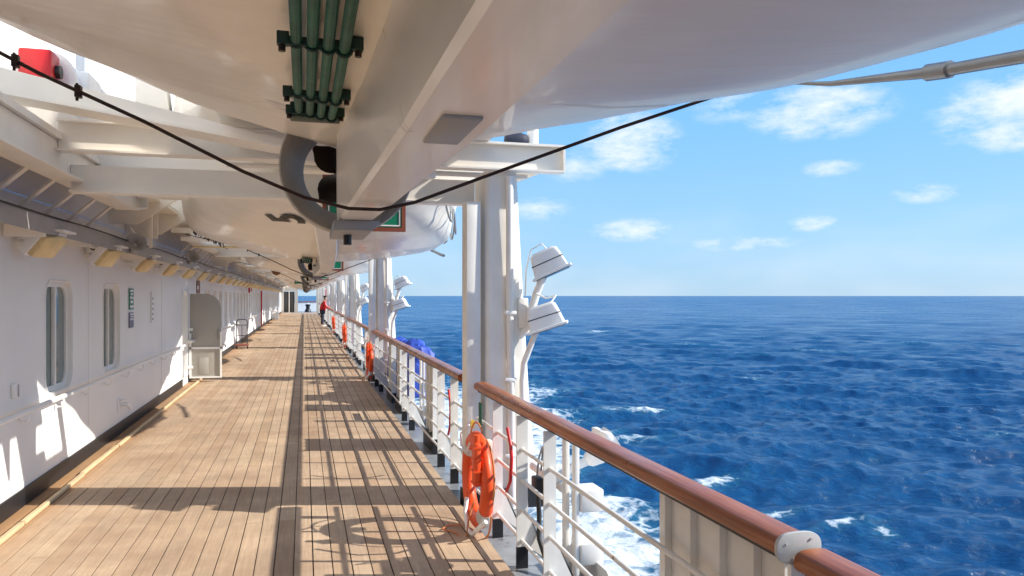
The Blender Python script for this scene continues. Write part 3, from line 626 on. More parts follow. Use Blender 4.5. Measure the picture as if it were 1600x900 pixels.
# ================================================================== gripe wires under the boats
def gripe():
    t = thing('gripe_wire', 'x', 'wire', group='gripe wires slung under the lifeboats')
    P = [(-1.05, 2.66, 2.60), (-.80, 2.70, 2.475), (-.5, 2.72, 2.345), (-.2, 2.74, 2.20), (0.0, 2.75, 2.12), (.15, 2.75, 2.086), (.26, 2.75, 2.085), (.38, 2.73, 2.112), (.7, 2.66, 2.235), (1.1, 2.56, 2.385), (1.46, 2.48, 2.51), (1.66, 2.46, 2.64), (1.72, 2.46, 3.0)]
    MB().tube(P, .0062, 8).build('wire', M['rope'], t, smooth=60)
    MB().tube([(-2.0, 2.52, 3.12), (-1.5, 2.58, 2.83)] + [P[0], P[1], (-.62, 2.695, 2.395)], .0058, 8).build('wire_tail', M['rope'], t, smooth=60)
    MB().tube([(-1.75, 2.55, 2.72), (-1.3, 2.62, 2.62), (-.96, 2.67, 2.535)], .0065, 8).build('wire_end', M['rope'], t, smooth=60)
    for p in ((-.86, 2.69, 2.505), (-.69, 2.707, 2.427)):
        mb = MB(); mb.box(p[0] - .009, p[0] + .009, p[1] - .014, p[1] + .014, p[2] - .02, p[2] + .018); mb.cyl((p[0] - .004, p[1], p[2] - .03), (p[0] - .004, p[1], p[2] + .026), .005, 8)
        mb.build('wire_clamp', M['prop'], t, bevel=.003)
    return t
g0 = gripe()
for k in range(NB):
    o = g0 if k == 0 else copy_tree(g0); o.location = (0, BAY * k, 0)
    o['label'] = 'dark brown gripe wire sagging under the nearest lifeboat keel' if k == 0 else 'thin dark gripe wire sagging under the %s lifeboat from the camera' % ORD[k]

# ================================================================== hanging signs
def hsign():
    t = thing('hanging_sign', 'x', 'sign', group='green signs hung across the deck')
    MB().box(.17, .76, 6.205, 6.225, 2.325, 2.70).build('panel', M['sign_green'], t, smooth=0)
    mb = MB()
    for a in ((.14, .79, 2.295, 2.325), (.14, .79, 2.70, 2.73)): mb.box(a[0], a[1], 6.195, 6.235, a[2], a[3])
    for a in (.14, .76): mb.box(a, a + .03, 6.195, 6.235, 2.3251, 2.6999)
    mb.build('frame', M['sign_frame'], t, smooth=0)
    mb = MB(); mb.box(.182, .748, 6.2, 6.204, 2.337, 2.347); mb.box(.182, .748, 6.2, 6.204, 2.678, 2.688); mb.box(.182, .192, 6.2, 6.204, 2.3471, 2.6779); mb.box(.738, .748, 6.2, 6.204, 2.3471, 2.6779)
    mb.build('border_line', M['signwhite'], t, smooth=0)
    for x in (.25, .68): MB().cyl((x, 6.215, 2.725), (x, 6.26, 2.9), .008, 8).build('hanger', M['steel'], t)
    return t
s0 = hsign()
for k in range(5):
    o = s0 if k == 0 else copy_tree(s0); o.location = (0, BAY * k, 0)
    o['label'] = 'green sign with brown frame behind the nearest propeller' if k == 0 else '%s green hanging sign along the deck, brown framed' % ORD[k]
# lettered bars on the farther ones
for k, yy, z0 in ((0, 30.2, 2.42), (1, 38.6, 2.36)):
    t = thing('direction_sign', ['small green direction sign hung far along the deck, upper', 'small green direction sign hung far along the deck, lower'][k], 'sign', (.0, yy, z0))
    MB().box(-.45, .85 - .2 * k, 0, .03, 0, .42).build('panel', M['sign_green'], t, smooth=0)
    mb = MB(); mb.box(-.40, .25, -.004, -.001, .30, .35); mb.box(-.40, .1, -.004, -.001, .1, .14); mb.box(.2, .6, -.004, -.001, .1, .14); mb.build('lettering', M['signwhite'], t, smooth=0)
    for x in (-.3, .5): MB().cyl((x, .015, .42), (x, .015, .75), .012, 6).build('hanger', M['steel'], t)

# ================================================================== guard rails
SUPX = 1.41
def handrail_prof(x, z):
    # rounded oval cap with a drip groove
    pts = []
    for i in range(20):
        a = 2 * PI * i / 20; c, s = math.cos(a), math.sin(a)
        pts.append((x + .066 * math.copysign(abs(c) ** .7, c), z + .036 * math.copysign(abs(s) ** .75, s)))
    return pts
def guardrail(label, ya, yb, stan, panels, name='guard_rail', dz=0, dx=0):
    t = thing(name, label, 'railing', (1.44, ya, 0), 'guard rails along the ship side')
    inv = Matrix.Translation((-1.44, -ya, 0))
    def B(mb, n, m, **k):
        mb.v = [inv @ Vector(p) for p in mb.v]; return mb.build(n, M[m], t, **k)
    zc = 1.02 + dz
    B(MB().prism(handrail_prof(1.44 + dx, zc), ya, yb), 'handrail', 'mahogany', smooth=50)
    B(MB().box(1.405 + dx, 1.475 + dx, ya + .01, yb - .01, zc - .046, zc - .037), 'rail_flat', 'black', smooth=0)
    for z in (.14, .345, .545, .75):
        B(MB().cyl((SUPX + dx, ya - .03, z + dz), (SUPX + dx, yb + .03, z + dz), .0125, 10), 'rail_bar', 'post')
    for y in stan:
        o = B(MB().box(SUPX - .038 + dx, SUPX + .038 + dx, y - .0075, y + .0075, .10, zc - .045), 'stanchion', 'post', smooth=0)
        MBf = MB().box(SUPX - .040 + dx, SUPX + .040 + dx, y - .0095, y + .0095, -.045, .10); MBf.v = [inv @ Vector(p) for p in MBf.v]
        MBf.build('painted_foot', M['black'], o, smooth=0)
        B(MB().prism([(SUPX + .038, .1), (SUPX + .22, -.04), (SUPX + .20, -.04), (SUPX + .038, .32)], y - .006, y + .006), 'stay', 'post', smooth=0)
    for pa, pb in panels:
        pl = B(MB().box(1.495, 1.505, pa, pb, .13, zc - .055), 'panel', 'post', smooth=0)
        n = max(2, int((pb - pa) / .19)); 
        for i in range(n + 1):
            y = pa + (pb - pa - .05) * i / n; rb = MB().box(1.465, 1.4945, y, y + .05, .13, zc - .06); rb.v = [inv @ Vector(p) for p in rb.v]; rb.build('rib', M['post'], pl, smooth=0)
        rb = MB().box(1.43, 1.51, pa - .01, pb + .01, -.045, .129); rb.v = [inv @ Vector(p) for p in rb.v]; rb.build('painted_foot', M['black'], pl, smooth=0)
        rb = MB().box(1.425, 1.51, pa - .012, pa - .001, .13, zc - .05); rb.v = [inv @ Vector(p) for p in rb.v]; rb.build('edge_plate', M['post'], pl, smooth=0)
    return t
r0 = guardrail('nearest white guard rail with glossy mahogany handrail beside the lifebuoy', 2.02, 6.3, [4.95, 4.35, 5.62], [(2.07, 3.0)])
cl_ = [(-.075, -.055), (.075, -.055), (.10, -.02), (.10, .02), (.07, .052), (-.07, .052), (-.10, .02), (-.10, -.02)]
cp_ = []
for i in range(28):
    a = 2 * PI * i / 28; c, s = math.cos(a), math.sin(a); cp_.append((.078 * math.copysign(abs(c) ** .7, c), 1.02 + .048 * math.copysign(abs(s) ** .75, s)))
MB().prism(cp_, -.014, .0).build('end_clamp', M['gclamp'], r0, bevel=.002)
for x, z in ((-.045, 1.035), (.04, 1.045), (-.02, .99)): MB().cyl((x, -.017, z), (x, -.013, z), .004, 8).build('clamp_screw', M['gclamp'], r0)
MB().box(-.03, .05, -.016, .002, -.04, .972).build('end_post', M['lamp'], r0, smooth=0)
guardrail('lower gate section of mahogany handrail in the bottom right corner', -3.4, 1.99, [.9, -.6, -2.0], [(.1, 1.9)], 'gate_rail', dz=-.035, dx=.035)
for k in range(1, NB):
    ya = BAY * (k - 1) + 7.0; yb = BAY * k + 6.36; o = BAY * (k - 1)
    guardrail(['', 'second stretch of white guard rail in front of the blue tarpaulin'][k] if k == 1 else '%s stretch of white guard rail from the camera' % ORD[k], ya, yb,
              [o + q for q in (7.35, 8.1, 10.4, 11.2, 14.7, 15.6)], [(o + 8.75, o + 9.5), (o + 11.9, o + 12.6), (o + 13.1, o + 13.9)])
# red bent gate hooks on the rails
def hook(y, label):
    t = tag(MB().tube([(SUPX - .03, 0, .85), (SUPX - .03, -.09, .74), (SUPX - .035, -.13, .66), (SUPX - .035, -.10, .50), (SUPX - .03, .02, .40)], .012, 8).build('gate_hook', M['red'], None, smooth=60, loc=(0, y, 0)), label, 'hook', 'red hooks on the rails')
hook(5.22, 'red bent hook rod on the rail right of the near lifebuoy'); hook(7.5, 'red bent hook rod on the rail just beyond the near column')
hook(17.6, 'red bent hook rod on the rail beyond the second column'); hook(28, 'red bent hook rod on the rail beyond the third column')

# ================================================================== lifebuoys
def lifebuoy():
    t = thing('lifebuoy', 'x', 'lifebuoy', group='lifebuoys hung on the rails')
    # local frame: ring in the YZ plane round (0,0,.40), slightly oval tube
    secs = []
    n = 48; pts = []
    mb = MB(); ring = []
    for i in range(n):
        a = 2 * PI * i / n; c, s = math.cos(a), math.sin(a)
        ring.append([(.050 * math.cos(b), c * (.300 + .064 * math.sin(b)), .385 + s * (.300 + .064 * math.sin(b))) for b in [2 * PI * j / 14 for j in range(14)]])
    mb.loft(ring + [ring[0]], caps=False); bm_o = mb.build('ring', M['orange'], t, smooth=60)
    for a0 in (35, 215):
        mb = MB(); sec = []
        for i in range(6):
            a = R(a0 + 4 * i); c, s = math.cos(a), math.sin(a)
            sec.append([(.053 * math.cos(b), c * (.300 + .0672 * math.sin(b)), .385 + s * (.300 + .0672 * math.sin(b))) for b in [2 * PI * j / 14 for j in range(14)]])
        mb.loft(sec); mb.build('reflective_band', M['tape'], t, smooth=60)
    # grab rope
    for q in range(4):
        pts = []
        for i in range(12):
            a = R(30 + 90 * q + 70 * i / 11); rr = .385 + .05 * math.sin(PI * i / 11); pts.append((.02, math.cos(a) * rr, .385 + math.sin(a) * rr))
        MB().tube(pts, .008, 6).build('grab_rope', M['oroper'], t)
    # self-igniting light canister clipped to the inboard face
    mb = MB(); mb.box(-.10, -.045, -.31, -.22, .40, .72); cn = mb.build('light_canister', M['orange'], t, bevel=.02)
    for i in range(4): MB().box(-.104, -.041, -.314, -.216, .42 + .085 * i, .435 + .085 * i).build('rib', M['orange'], cn, smooth=0)
    MB().cyl((-.07, -.26, .72), (-.07, -.26, .77), .024, 12).build('cap', M['orange'], cn)
    mb = MB(); mb.tube([(-.05, .13, .22), (-.07, .10, .12), (-.08, -.02, .02), (-.075, -.16, .02), (-.06, -.28, .10), (-.02, -.34, .16)], .017, 8); mb.build('white_strap', M['lamp'], t, smooth=60)
    MB().tube([(-.06, .02, .8), (-.1, .12, .72), (-.09, .16, .62), (-.06, .1, .58), (-.05, .03, .66)], .008, 6).build('lanyard', M['lamp'], t, smooth=60)
    MB().tube([(-.05, -.1, .25), (-.1, -.12, .1), (-.12, -.14, -.02), (-.18, -.05, .012), (-.26, .06, .012), (-.2, .14, .012), (-.1, .1, .02)], .006, 6).build('loose_line', M['oroper'], t, smooth=60)
    MB().box(.04, .11, -.04, .04, .60, .68).build('hook_bracket', M['post'], t, bevel=.004)
    return t
lb0 = lifebuoy()
for k, (x, y, z, s) in enumerate([(1.27, 5.70, .0, 'large orange lifebuoy with light canister hung on the nearest rail'), (1.30, 16.0, .06, 'orange lifebuoy beside the second column'), (1.30, 26.1, .06, 'orange lifebuoy beside the third column, smaller in the distance'), (1.32, 36.4, .06, 'distant orange lifebuoy on the rail before the person in red')]):
    o = lb0 if k == 0 else copy_tree(lb0); o.location = (x, y, z); o.rotation_euler = (0, 0, R(1.5)); o['label'] = s

# ================================================================== floodlights on the columns
def column_lamp():
    t = thing('column_floodlight', 'x', 'floodlight', group='white floodlights on the davit columns')
    MB().tube([(1.80, 6.42, 1.42), (1.88, 6.36, 1.52), (1.89, 6.33, 1.66), (1.92, 6.29, 1.80), (1.96, 6.23, 1.94)], .034, 12).build('arm', M['lamp'], t, smooth=50)
    MB().box(1.78, 1.87, 6.36, 6.46, 1.50, 1.76).build('mount', M['post'], t, bevel=.01)
    for c, rx in (((1.995, 6.2, 2.06), 24), ((1.955, 6.17, 1.60), 18)):
        MT = Matrix.Translation(c) @ Matrix.Rotation(R(-20), 4, 'Z') @ Matrix.Rotation(R(-rx), 4, 'Y') @ Matrix.Rotation(R(180), 4, 'X')
        secs = []
        for z, hw, hd, r in ((-.11, .095, .085, .03), (-.09, .12, .108, .03), (-.02, .135, .12, .02), (0.0, .138, .122, .02), (.08, .15, .135, .015), (.085, .175, .16, .01), (.102, .175, .16, .01)):
            pts = []
            for sx, sy, a0 in ((1, 1, 0), (-1, 1, 90), (-1, -1, 180), (1, -1, 270)):
                for i in range(5): a = R(a0 + 22.5 * i); pts.append(tuple(MT @ Vector((sx * (hw - r) + r * math.cos(a), sy * (hd - r) + r * math.sin(a), z))))
            secs.append(pts)
        h = MB().loft(secs).build('housing', M['lamp'], t, smooth=35)
        mb = MB(); mb.loft([[tuple(MT @ Vector((x, y, z))) for x, y in ((-.139, -.123), (.139, -.123), (.139, .123), (-.139, .123))] for z in (-.012, -.004)]); mb.build('seam', M['black'], h, smooth=0)
        MB().loft([[tuple(MT @ Vector((x, y, z))) for x, y in ((-.15, -.135), (.15, -.135), (.15, .135), (-.15, .135))] for z in (.106, .109)]).build('lens', M['glass'], h, smooth=0)
        for i in range(4):
            z = .012 + .015 * i; MB().loft([[tuple(MT @ Vector((x, y, zz))) for x, y in ((-.10, -.1365), (.06, -.1365), (.06, .1), (-.10, .1))] for zz in (z, z + .005)]).build('cooling_fin', M['lamp'], h, smooth=0)
    MB().tube([(1.84, 6.36, 1.78), (1.83, 6.30, 2.0), (1.86, 6.25, 2.17), (1.94, 6.2, 2.22), (1.98, 6.18, 2.17)], .006, 6).build('cable', M['lamp'], t, smooth=60)
    MB().tube([(1.90, 6.27, 1.80), (1.97, 6.18, 1.76), (2.03, 6.1, 1.78), (1.98, 6.08, 1.72)], .008, 6).build('cable', M['lamp'], t, smooth=60)
    return t
f0 = column_lamp()
for k in range(6):
    o = f0 if k == 0 else copy_tree(f0); o.location = (0, BAY * k, 0)
    o['label'] = 'pair of white floodlights on an arm outside the %s column' % ORD[k]

# ================================================================== outboard gear
def outboard(y, label):
    t = thing('boarding_bracket', label, 'bracket', (1.62, y, 0), 'boarding brackets outside the rail')
    MB().box(-.03, .0, -.03, .03, -.34, .96).build('post', M['post'], t, bevel=.004)
    MB().box(.0, .03, -.13, -.07, -.34, .96).build('post', M['post'], t, bevel=.004)
    for z in (.43, .10): MB().box(.035, .19, -.14, .05, z, z + .14).build('fender_box', M['post'], t, bevel=.012)
    MB().cyl((-.02, .0, .55), (-.02, .7, .55), .03, 12).build('stay_tube', M['post'], t)
    MB().prism([(-.6, -.34), (.5, -.34), (.5, -.05), (.3, .12), (-.3, .12), (-.6, -.05)], .14, .16, 'x').build('gusset_plate', M['post'], t, smooth=0)
    return t
outboard(4.62, 'white bracket posts with two fender boxes just outside the nearest rail')
outboard(10.9, 'white bracket posts with fender boxes outside the second rail'); outboard(21.0, 'white bracket posts with fender boxes outside the third rail')
t = thing('side_floodlight', 'white floodlight hanging outside the near rail below the handrail', 'floodlight', (1.88, 4.70, .76))
MB().lathe([(.03, -.12), (.05, -.1), (.07, -.02), (.11, .03), (.12, .07), (.125, .10), (.10, .105)], 18, Matrix.Rotation(R(60), 4, 'Y')).build('housing', M['lamp'], t, smooth=35)
MB().box(-.02, .02, -.13, .13, .09, .14).build('bracket', M['lamp'], t, bevel=.004); MB().tube([(-.08, 0, -.05), (-.2, .02, -.1), (-.33, .03, -.18)], .03, 10).build('arm', M['lamp'], t)
t = thing('release_hook', 'black release hook with cable hanging outside the near rail', 'hook', (1.52, 4.95, .1))
MB().box(-.03, .03, -.06, .06, .36, .46).build('block', M['rubber'], t, bevel=.012); MB().tube([(0, 0, .38), (.01, 0, .2), (0, -.03, .05), (.02, -.1, -.05), (.05, -.3, -.13), (.1, -.9, -.3)], .017, 8).build('hose', M['rubber'], t, smooth=60)
MB().tube([(0, .02, .46), (-.01, -.06, .6), (0, -.1, .68), (.02, -.04, .62), (.03, .02, .5)], .007, 6).build('loop', M['steel'], t, smooth=60); MB().lathe([(.0, -.02), (.05, -.02), (.05, .02), (.0, .02)], 16, Matrix.Translation((.02, -.25, .05)) @ Matrix.Rotation(R(90), 4, 'Y')).build('roller', M['rubber'], t)
# blue tarpaulin over gear outside the second rail
def tarp():
    mb = MB(); ny, nx = 60, 14; vs = []
    rr = random.Random(5)
    for i in range(ny):
        for j in range(nx):
            u, v = i / (ny - 1), j / (nx - 1); a = PI * v
            y = 12.5 + 3.6 * u; x = 1.92 - .24 * math.cos(a); top = .84 + .12 * math.sin(PI * min(1, u * 1.6)) + .05 * math.sin(u * 21) + .03 * math.sin(u * 47)
            if u < .08: top -= .18
            z = (.10 if j in (0, nx - 1) else .35) + (top - .35) * math.sin(a) ** .55 if 0 < j < nx - 1 else .10
            vs.append((x + rr.uniform(-.025, .025), y + rr.uniform(-.02, .02), z + rr.uniform(-.03, .03)))
    fs = [(i * nx + j, i * nx + j + 1, (i + 1) * nx + j + 1, (i + 1) * nx + j) for i in range(ny - 1) for j in range(nx - 1)] + [tuple(range(nx)), tuple((ny - 1) * nx + j for j in range(nx))]
    mb.add(vs, fs); return mb
tag(tarp().build('tarpaulin', M['blue'], None, smooth=25), 'crumpled blue tarpaulin over gear outside the second rail', 'tarpaulin')
# small green notice on the rail by the near column
tag(MB().box(1.36, 1.372, 5.98, 6.06, .74, .92).build('rail_notice', M['green_pipe'], None, bevel=.003), 'small dark green notice under the handrail at the near column', 'notice')
tag(MB().box(1.37, 1.40, 6.392, 6.399, .66, .72).build('yellow_tag', mat('yellow_tag_paint', (.75, .5, .05), .5), None, smooth=0), 'small yellow tag on the nearest column leg', 'tag')

# ================================================================== wall fittings
t = thing('wall_handrail', 'long white pipe handrail on the deckhouse wall below the windows', 'handrail', (-2.22, 0, .82))
MB().cyl((0, Y0, 0), (0, 15.9, 0), .024, 12).build('pipe', M['wall'], t)
br = None
for i in range(19):
    y = -1.2 + .94 * i
    if br is None: br = MB().tube([(0, 0, -.02), (.01, 0, -.06), (-.01, 0, -.095), (-.05, 0, -.10), (-.078, 0, -.07)], .009, 6).build('bracket', M['wall'], t, smooth=60); br.location = (0, y, 0)
    else: c = br.copy(); COL.objects.link(c); c.parent = t; c.location = (0, y, 0)
t = thing('wall_handrail', 'far pipe handrail on the wall beyond the open door', 'handrail', (-2.22, 0, .82)); MB().cyl((0, 18.6, 0), (0, 80, 0), .022, 10).build('pipe', M['wall'], t)
# watertight door standing open
t = thing('open_door', 'beige steel door with rounded top standing open from the wall', 'door', (-2.27, 17.0, .08))
pr = [(0, 0), (.60, 0), (.60, 1.42)] + [(.30 + .30 * math.cos(a), 1.42 + .32 * math.sin(a)) for a in np.linspace(0.1, PI / 2, 9)] + [(0, 1.74)]
MB().prism(pr, 0, .05).build('leaf', M['door'], t, bevel=.008)
mb = MB(); mb.box(-.01, .62, -.03, -.001, .60, .64); mb.box(-.01, .03, -.03, -.001, .0, .92); mb.box(.585, .62, -.03, -.001, .0, .95); mb.box(.031, .584, -.03, -.001, .0, .03); mb.build('edge_frame', M['lamp'], t, smooth=0)
MB().box(.18, .36, -.012, -.001, .08, .42).build('patch_plate', M['door'], t, bevel=.003)
for z in (.2, .98): MB().box(-.12, .06, -.05, .0, z, z + .05).build('hinge', M['lamp'], t, bevel=.006)
MB().tube([(.54, -.004, .8), (.54, -.05, .82), (.54, -.05, .98), (.54, -.004, 1.0)], .009, 6).build('handle', M['steel'], t)
MB().box(-.0, .12, -.55, -.02, .76, .80).build('stay_bar', M['lamp'], t, bevel=.005)
# notices
def notice(name, label, y0, y1, z0, z1, m, bars=()):
    t = thing(name, label, 'notice', (XW, y0, z0)); MB().box(.004, .014, 0, y1 - y0, 0, z1 - z0).build('plate', M[m], t, smooth=0)
    mb = MB()
    for a, b, c, d in bars: mb.box(.0145, .0165, a * (y1 - y0), b * (y1 - y0), c * (z1 - z0), d * (z1 - z0))
    if bars: mb.build('print', M['signwhite'], t, smooth=0)
B5 = [(.1, .9, .84, .93), (.3, .75, .68, .78), (.15, .5, .5, .62), (.6, .9, .5, .6), (.2, .8, .3, .42), (.1, .9, .08, .2)]
notice('wall_notice', 'green printed notice on the wall after the second window, upper', 11.42, 11.68, 1.59, 1.88, 'sign_green', B5)
notice('wall_notice', 'violet printed notice on the wall below the green notice', 11.42, 11.68, 1.34, 1.55, 'purple', B5[:4])
notice('paper_notice', 'pale paper notice on the white wall before the open door', 12.98, 13.16, 1.36, 1.84, 'wall', ())
notice('brown_notice', 'brown framed notice on the wall above the open door', 18.2, 18.75, 1.83, 2.12, 'brown', [(.1, .5, .3, .6)])
mb = MB(); [mb.box(XW + .015, XW + .017, 13.02, 13.12, 1.40 + .08 * i, 1.43 + .08 * i) for i in range(5)]; tag(mb.build('paper_print', M['grey'], None, smooth=0), 'grey printed lines on the pale paper notice', 'print')
t = thing('wall_socket', 'small pale socket box low on the wall at far left', 'socket', (XW, 7.13, 1.0)); MB().box(.002, .03, -.05, .05, -.06, .06).build('box', M['wall'], t, bevel=.006); MB().box(.0305, .034, .02, .045, -.05, .05).build('slot', M['grey'], t, smooth=0)
def tap(y, label):
    t = thing('wash_down_valve', label, 'valve', (XW, y, .38)); MB().cyl((.0, 0, 0), (.10, 0, 0), .026, 12).build('body', M['wall'], t); MB().box(.001, .014, -.09, .09, -.09, .09).build('back_plate', M['wall'], t, bevel=.004)
    MB().tube([(.09, 0, 0), (.12, .03, -.02), (.13, .06, -.07)], .022, 10).build('outlet', M['wall'], t); MB().lathe([(.01, 0), (.045, .0), (.045, .018), (.01, .018)], 16, Matrix.Translation((.06, 0, .05))).build('hand_wheel', M['wall'], t)
tap(10.85, 'white wash-down valve low on the wall below the second window'); tap(23.4, 'white wash-down valve on the wall beside the black stand')
# wooden battens by the wall
rb_ = random.Random(2); y = 4.0; i = 0; names = ORD
while y < 16.2:
    ln = rb_.choice((1.25, 1.5, 1.7)); dx = rb_.uniform(-.012, .012)
    mb = MB(); mb.box(-2.135 + dx, -2.095 + dx, y, y + ln - .03, .003, .032)
    tag(mb.build('wood_batten', M['batten'], None, bevel=.003), '%s pale wooden batten on the deck along the wall' % ORD[i], 'batten', 'battens along the wall'); y += ln; i += 1
# black stand with reddish tray
t = thing('tray_stand', 'black tubular stand with red-brown tray against the wall beyond the door', 'stand', (-2.0, 27.2, 0))
for x in (-.17, .17): MB().tube([(x, -.16, 0), (x, -.15, .5), (x, -.14, .92), (x * .8, -.14, .98), (0, -.14, .985)], .014, 8).build('upright', M['black'], t, smooth=60)
MB().tube([(-.17, -.145, .80), (.17, -.145, .80)], .012, 8).build('crossbar', M['black'], t); MB().tube([(-.17, -.15, .45), (.17, -.15, .45)], .01, 8).build('crossbar', M['black'], t); MB().tube([(0, -.145, .80), (0, -.15, .12)], .009, 8).build('crossbar', M['black'], t)
MB().box(-.2, .2, -.18, .15, .09, .17).build('tray', M['brown'], t, bevel=.01)
for x in (-.17, .17): MB().box(x - .015, x + .015, .1, .13, 0, .1).build('leg', M['black'], t, smooth=0)
# horn loudspeakers on the davit frames
def horn(loc, label):
    t = thing('horn_loudspeaker', label, 'loudspeaker', loc); MT = Matrix.Rotation(R(62), 4, 'X') @ Matrix.Rotation(R(20), 4, 'Y')
    MB().lathe([(.03, -.12), (.04, -.10), (.042, .0), (.07, .05), (.115, .10), (.118, .106), (.10, .10), (.06, .06), (.03, .02)], 24, MT).build('horn', M['grey'], t, smooth=50)
    MB().tube([(0, 0, .0), (0, .02, .14), (-.05, .03, .22)], .012, 8).build('bracket', M['beam'], t)
horn((-1.93, 9.9, 2.36), 'round grey horn loudspeaker under the girder end'); horn((-1.93, 14.6, 2.42), 'second smaller horn loudspeaker farther along the tray')
# ceiling lights
for k, y in enumerate((13.9, 17.1, 24)):
    t = thing('tube_light', ['cream tube light fitting under the overhang nearest the second boat', 'cream tube light fitting farther under the overhang', 'farthest cream tube light fitting under the overhang'][k], 'lamp', (-1.55, y, 2.62), 'tube lights under the overhang'); MB().box(-.28, .5, -.05, .05, 0, .06).build('body', M['lamp'], t, bevel=.012); MB().box(-.26, .48, -.04, .04, -.03, -.001).build('diffuser', M['palelens'], t, bevel=.01)
# hanging cable bundle by the second boat
rc = random.Random(8); mb = MB()
for i in range(9):
    y = 11.2 + .33 * i; mb.tube([(-1.45 + .02 * i, y + .3 * q / 5, 2.66 - .004 * i + rc.uniform(-.05, .03)) for q in range(7)], .008, 5)
tag(mb.build('cable_bundle', M['rope'], None, smooth=60), 'tangled dark cables hanging beside the second lifeboat', 'cables')
# round brown balls hung below the beams far along
for k, (x, y, z) in enumerate(((1.55, 20.3, 2.58), (.98, 33, 2.55), (-.75, 22.5, 2.5))):
    t = thing('hanging_fender', ['round brown fender hung near the third column', 'small round brown fender hung far along the deck', 'brown angular fender hung under the third lifeboat'][k], 'fender', (x, y, z), 'brown fenders'); MB().lathe([(.02, -.15), (.09, -.12), (.14, -.03), (.14, .04), (.09, .12), (.02, .15)], 16).build('ball', M['brownspk'], t, smooth=60); MB().cyl((0, 0, .15), (0, 0, .5), .008, 6).build('cord', M['rope'], t)

# ================================================================== winches above the overhang
def winch(k):
    t = thing('boat_winch', ['red and white boat winch in sunlight above the overhang at upper left', 'second boat winch above the overhang', 'third boat winch above the overhang'][k], 'winch', (-1.93, 7.25 + BAY * k, 3.20), 'boat winches'); t.scale = (.72, .72, .72)
    MX = Matrix.Rotation(R(90), 4, 'X')
    MB().box(-.2, .12, -1.02, -.72, .16, .62).build('gearbox', M['red'], t, bevel=.03)
    MB().cyl((.12, -.86, .42), (.17, -.86, .42), .07, 18).build('shaft_cap', M['black'], t)
    MB().box(-.1, .22, -1.12, -1.02, .12, .22).build('crank_arm', M['red'], t, bevel=.015); MB().cyl((.16, -1.24, .17), (.16, -1.12, .17), .035, 10).build('crank_grip', M['black'], t)
    MB().lathe([(.05, .0), (.30, .0), (.31, .04), (.24, .06), (.24, .5), (.31, .52), (.30, .56), (.05, .56)], 32, Matrix.Translation((-.04, -.68, .40)) @ Matrix.Rotation(R(-90), 4, 'X')).build('drum', M['lamp'], t, smooth=30)
    for i in range(10):
        y = -.60 + .042 * i; MB().lathe([(.243, -.017), (.256, 0), (.243, .017)], 28, Matrix.Translation((-.04, y, .40)) @ Matrix.Rotation(R(-90), 4, 'X')).build('wire_turn', M['lamp'], t, smooth=60)
    MB().box(-.3, .25, -.10, .5, .05, .66).build('motor_housing', M['lamp'], t, bevel=.04); MB().box(.251, .256, .1, .18, .36, .44).build('red_label', M['red'], t, smooth=0)
    MB().box(-.3, .25, .52, 1.3, .05, .62).build('control_cabinet', M['lamp'], t, bevel=.02)
    MB().box(-.35, .2, -1.1, 1.35, -.255, .049).build('bed_plate', M['beam'], t, smooth=0)
for k in range(3): winch(k)
# blue float stowed on the end of the near frame
tag(MB().lathe([(.01, -.11), (.05, -.10), (.065, -.02), (.065, .04), (.05, .09), (.01, .11)], 18, Matrix.Translation((1.80, 6.5, 3.146)) @ Matrix.Rotation(R(90), 4, 'Y')).build('blue_float', M['navy'], None, smooth=50), 'dark blue float resting on the near davit beam end', 'float')

# ================================================================== far end of the promenade
t = thing('end_bulkhead', 'cream bulkhead with dark doors closing the far end of the deck', 'wall', (0, 83.6, 0))
mb = MB(); mb.box(-2.29, -.62, 0, .15, 2.25, 3.05); mb.box(-2.29, -2.05, 0, .15, 0, 2.249); mb.box(-.95, -.62, 0, .15, 0, 2.249); mb.box(-.619, 1.75, 0, .15, 2.45, 3.05); mb.box(1.25, 1.75, 0, .15, 0, 2.449); mb.build('wall', M['door'], t, smooth=0)
for x in (-2.04, -1.47): MB().box(x, x + .5, .04, .09, 0.03, 2.2).build('door', M['dark'], t, bevel=.01)
MB().box(-1.535, -1.475, .0, .12, 0, 2.248).build('door_post', M['beam'], t, smooth=0)
MB().box(-2.3, 1.78, 84.0, 92, -.3, -.01).build('after_deck', M['gutter'], smooth=0)['kind'] = 'structure'
t = thing('end_bulwark', 'white bulwark with wooden cap seen through the far opening', 'bulwark', (0, 91, 0)); MB().box(-2.2, 1.7, 0, .08, 0, 1.02).build('plate', M['wall'], t, smooth=0); MB().box(-2.2, 1.7, -.05, .13, 1.021, 1.12).build('cap', M['mahogany'], t, bevel=.02)
t = thing('deck_capstan', 'small dark capstan beyond the far opening', 'capstan', (.4, 87, 0)); MB().lathe([(.35, 0), (.32, .2), (.2, .35), (.2, .6), (.3, .75), (.3, .8), (.1, .85)], 20).build('drum', M['black'], t); MB().lathe([(.1, .851), (.12, .9), (.05, .98)], 14).build('cap', M['lamp'], t)
t = thing('deck_box', 'white box standing by the wall far along the deck', 'box', (-2.0, 58.5, 0)); MB().box(-.28, .22, -.3, .3, .05, .62).build('body', M['lamp'], t, bevel=.02); MB().box(-.29, .23, -.31, .31, .621, .68).build('lid', M['lamp'], t, bevel=.015)
